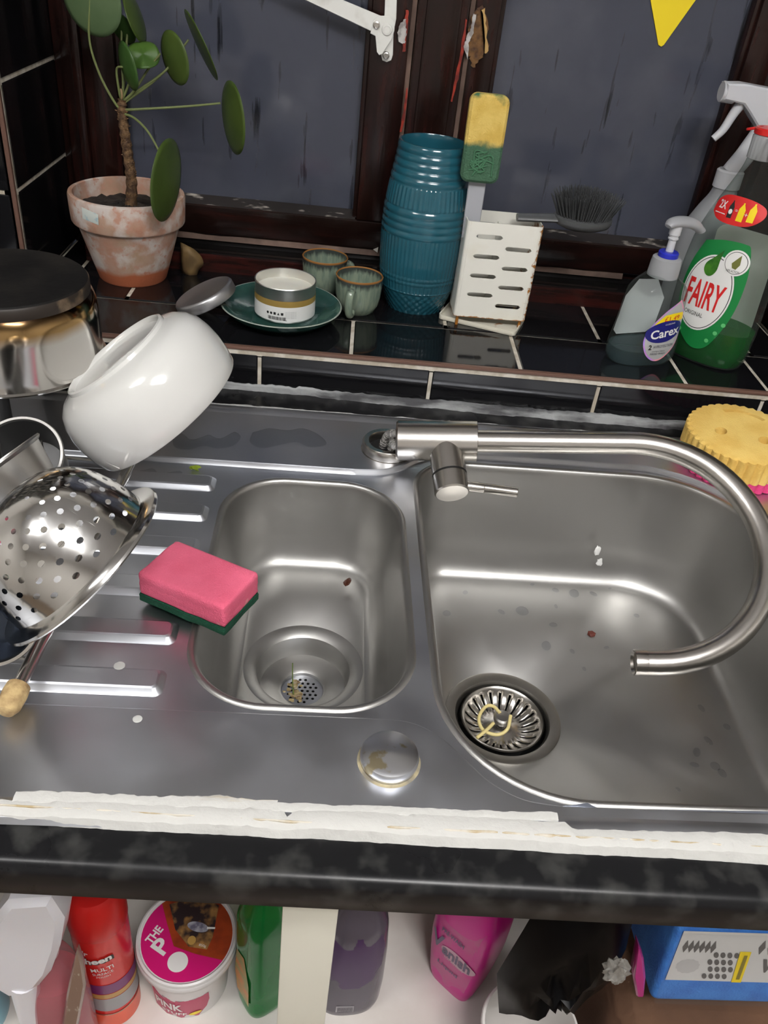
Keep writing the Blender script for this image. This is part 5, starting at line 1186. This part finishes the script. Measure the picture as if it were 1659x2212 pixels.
# white tub, black bag, made-up brown bundle, blue pack on the right
wtc = atz(1146, 2222, -.425)
wtb = thing('white_pot', 'white plastic pot under the black bag', 'pot', (wtc.x, wtc.y, ZS_))
part('pot_wall', lathe([(.0001, 0), (.036, 0), (.038, .002), (.047, .120), (.0495, .121), (.0495, .127), (.047, .128), (.0455, .12), (.037, .006), (.0001, .005)], 56), M('white_gloss_plastic', (.78, .75, .72), .3), wtb)
part('pot_rim', lathe([(.0495, .122), (.0505, .124), (.0495, .1275)], 56), M('white_gloss_rim', (.85, .82, .8), .2), wtb)
bgp = [(1150, 1975), (1112, 2040), (1073, 2103), (1075, 2145), (1078, 2188), (1110, 2152), (1145, 2113), (1172, 2122), (1192, 2150), (1225, 2165), (1270, 2150), (1325, 2105), (1352, 2050), (1368, 1985), (1330, 1930), (1230, 1915)]
yb = -.520; Pb = [aty(u, v, yb) for u, v in bgp]; cb = sum(Pb, Vector())/len(Pb)
V = []; Fc = []; n_ = len(Pb); R_ = 8; rnd = random.Random(5)
for side in (-1, 1):
    o0 = len(V); V.append(cb+Vector((0, side*.03, 0)))
    for k in range(1, R_+1):
        q = k/R_
        for i, p in enumerate(Pb): V.append(cb.lerp(p, q)+Vector((0, side*.030*(1-q**2.2)+(.010*math.sin(i*2.1+k*.9)*(1-q)), rnd.gauss(0, .0012)*(1-q))))
    for i in range(n_): Fc.append((o0, o0+1+i, o0+1+(i+1) % n_))
    for k in range(R_-1):
        for i in range(n_): j = (i+1) % n_; s0 = o0+1+k*n_; Fc.append((s0+i, s0+n_+i, s0+n_+j, s0+j))
cbl = Vector((cb.x, yb, min(p.z for p in Pb)))
bag = ob('bin_bag', [v-cbl for v in V], Fc, M('black_bag_film', (.002, .002, .0025), .35, spec=.12), None, True, 50); bag.location = cbl; tag(bag, 'black plastic bag with pointed corner hanging over the white pot', 'bag')
BRN = M('stand_in_brown', (.13, .065, .035), .9, col2=(.09, .045, .025), nscale=8, bump=.2, bscale=300)
zb_ = -.355
bun = ob('blur_stand_in', *xf(cushion(.36, .155, 0, zb_-ZS_-.002, .035, .0003, seed=9), Matrix()), BRN, None, True, 80); bun.location = (.492, -.482, ZS_); tag(bun, 'made-up brown bundle in place of a blur near the lens', 'cloth')  # invented bundle, stands in for a blurred brown shape close to the lens
c0 = aty(1418, 2140, -.535); c1 = aty(1640, 2180, -.535)
BLU = M('blue_sponge_cloth', (.045, .19, .62), .8, col2=(.06, .25, .72), nscale=40, bump=.4, bscale=400)
bp_ = thing('cloth_pack', 'blue sponge cloth pack with grey patterned label on the made-up brown bundle', 'pack', (c0.x, -.535, zb_+.032), (math.radians(-6), math.radians(-2), 0))
part("cloths", ([(x+.085, y+.04, z+.055) for x, y, z in map(tuple, box(-.085, .085, -.04, .04, -.055, .055, .007, 3)[0])], box(-.085, .085, -.04, .04, -.055, .055, .007, 3)[1]), BLU, bp_)
GLB = M('grey_pattern_label', (.68, .68, .66), .35); DGL = M('dark_grey_pattern', (.13, .125, .12), .4)
pf = lambda e: (lambda x, y: (x, -.0006-e, y))
pl_ = part('label', decal([(.006, .036), (.168, .036), (.168, .108), (.006, .108)], pf(0), 4), GLB, bp_)
for i in range(5):
    for j in range(4):
        if i < 4: part('pattern_leaf', decal(ellipse(.0022, .0044, 10, .040+i*.0062+(j % 2)*.003, .044+j*.0105, .3), pf(.0004), 1), DGL, pl_, False)
for i in range(6): part('pattern_leaf', decal([(.010+i*.005, .086), (.0125+i*.005, .096), (.015+i*.005, .086), (.0125+i*.005, .078)], pf(.0004), 1), DGL, pl_, False)
for i in range(6): part('pattern_leaf', decal([(.078+i*.008, .088), (.081+i*.008, .099), (.084+i*.008, .088), (.081+i*.008, .078)], pf(.0004), 1), DGL, pl_, False)
part('pattern_badge', decal([(.0215+.010*(1+.1*(k % 2))*math.cos(2*PI*k/24), .058+.010*(1+.1*(k % 2))*math.sin(2*PI*k/24)) for k in range(24)], pf(.0004), 2), M('pale_badge', (.55, .55, .54), .4), pl_)
part('yellow_strip', decal([(.067, .036), (.076, .036), (.073, .082), (.063, .082)], pf(.0007), 2), YELINK, pl_)
part('strip_print', decal([(.0698, .041), (.0732, .041), (.0710, .077), (.0678, .077)], pf(.0010), 2), M('strip_ink', (.25, .2, .02), .5), pl_)
text('lettering', 'W', 1, DGL, pl_, lambda x, y: pf(.0006)(x+.098, y+.062), fit=(.022, .020), bold=.03)
part('green_strip', decal([(.126, .036), (.146, .036), (.143, .108), (.121, .108)], pf(.0007), 2), M('green_label_strip', (.02, .22, .10), .4), pl_)
for k in range(3): part('strip_print', decal([(.128+.005*k, .048), (.1295+.005*k, .048), (.1275+.005*k, .086), (.126+.005*k, .086)], pf(.0010), 2), M('pale_green_print', (.35, .55, .42), .5), pl_)
part('wrap', decal(rrect(.002, .168, .002, .108, .004, 0, 3), pf(.0022), 3), clear('clear_wrap', (.97, .97, .98), (.3, .3, .3), .04, .08), bp_)
mgp = [aty(u, v, -.535) for u, v in ((1376, 2030), (1388, 2060), (1392, 2100), (1388, 2140), (1372, 2140), (1364, 2095))]
P3 = [(p.x, p.z) for p in mgp]
if sum(P3[i-1][0]*P3[i][1]-P3[i][0]*P3[i-1][1] for i in range(len(P3))) < 0: P3.reverse()
V, Fc = prism(P3, -.006, .006, .002); o = ob('sachet', [(x, -.535+z, q) for x, q, z in V], Fc, M('magenta_sachet', (.45, .02, .2), .2)); tag(o, 'small magenta sachet squeezed beside the blue cloth pack', 'sachet')
wr = aty(1330, 2098, -.57); o = ob('clear_wrapper', *blob(.012, 12, 3, .35, (.8, .6, 1.1)), clear('crinkled_clear_film', (.8, .8, .8), (.5, .48, .44), .3, .05), None, False); o.location = wr; tag(o, 'scrunched clear plastic wrapper in front of the black bag', 'wrapper')

# ================================================================== CEILING LAMPS (fixtures of the two lights)
for k, L in enumerate(LIGHTS[:2]):
    f = thing('ceiling_lamp', ('long' if k == 0 else 'short')+' strip lamp hung from the ceiling behind the viewer', 'lamp', (L.location.x, L.location.y, 1.5))
    part('tray', box(-L.data.size/2, L.data.size/2, -L.data.size_y/2, L.data.size_y/2, -.212, -.158, .006), WHITE, f)
    for q in (-1, 1): part('suspension_wire', tube([Vector((q*L.data.size*.4, 0, -.16)), Vector((q*L.data.size*.4, 0, 0))], .002, 8), CHROME, f)
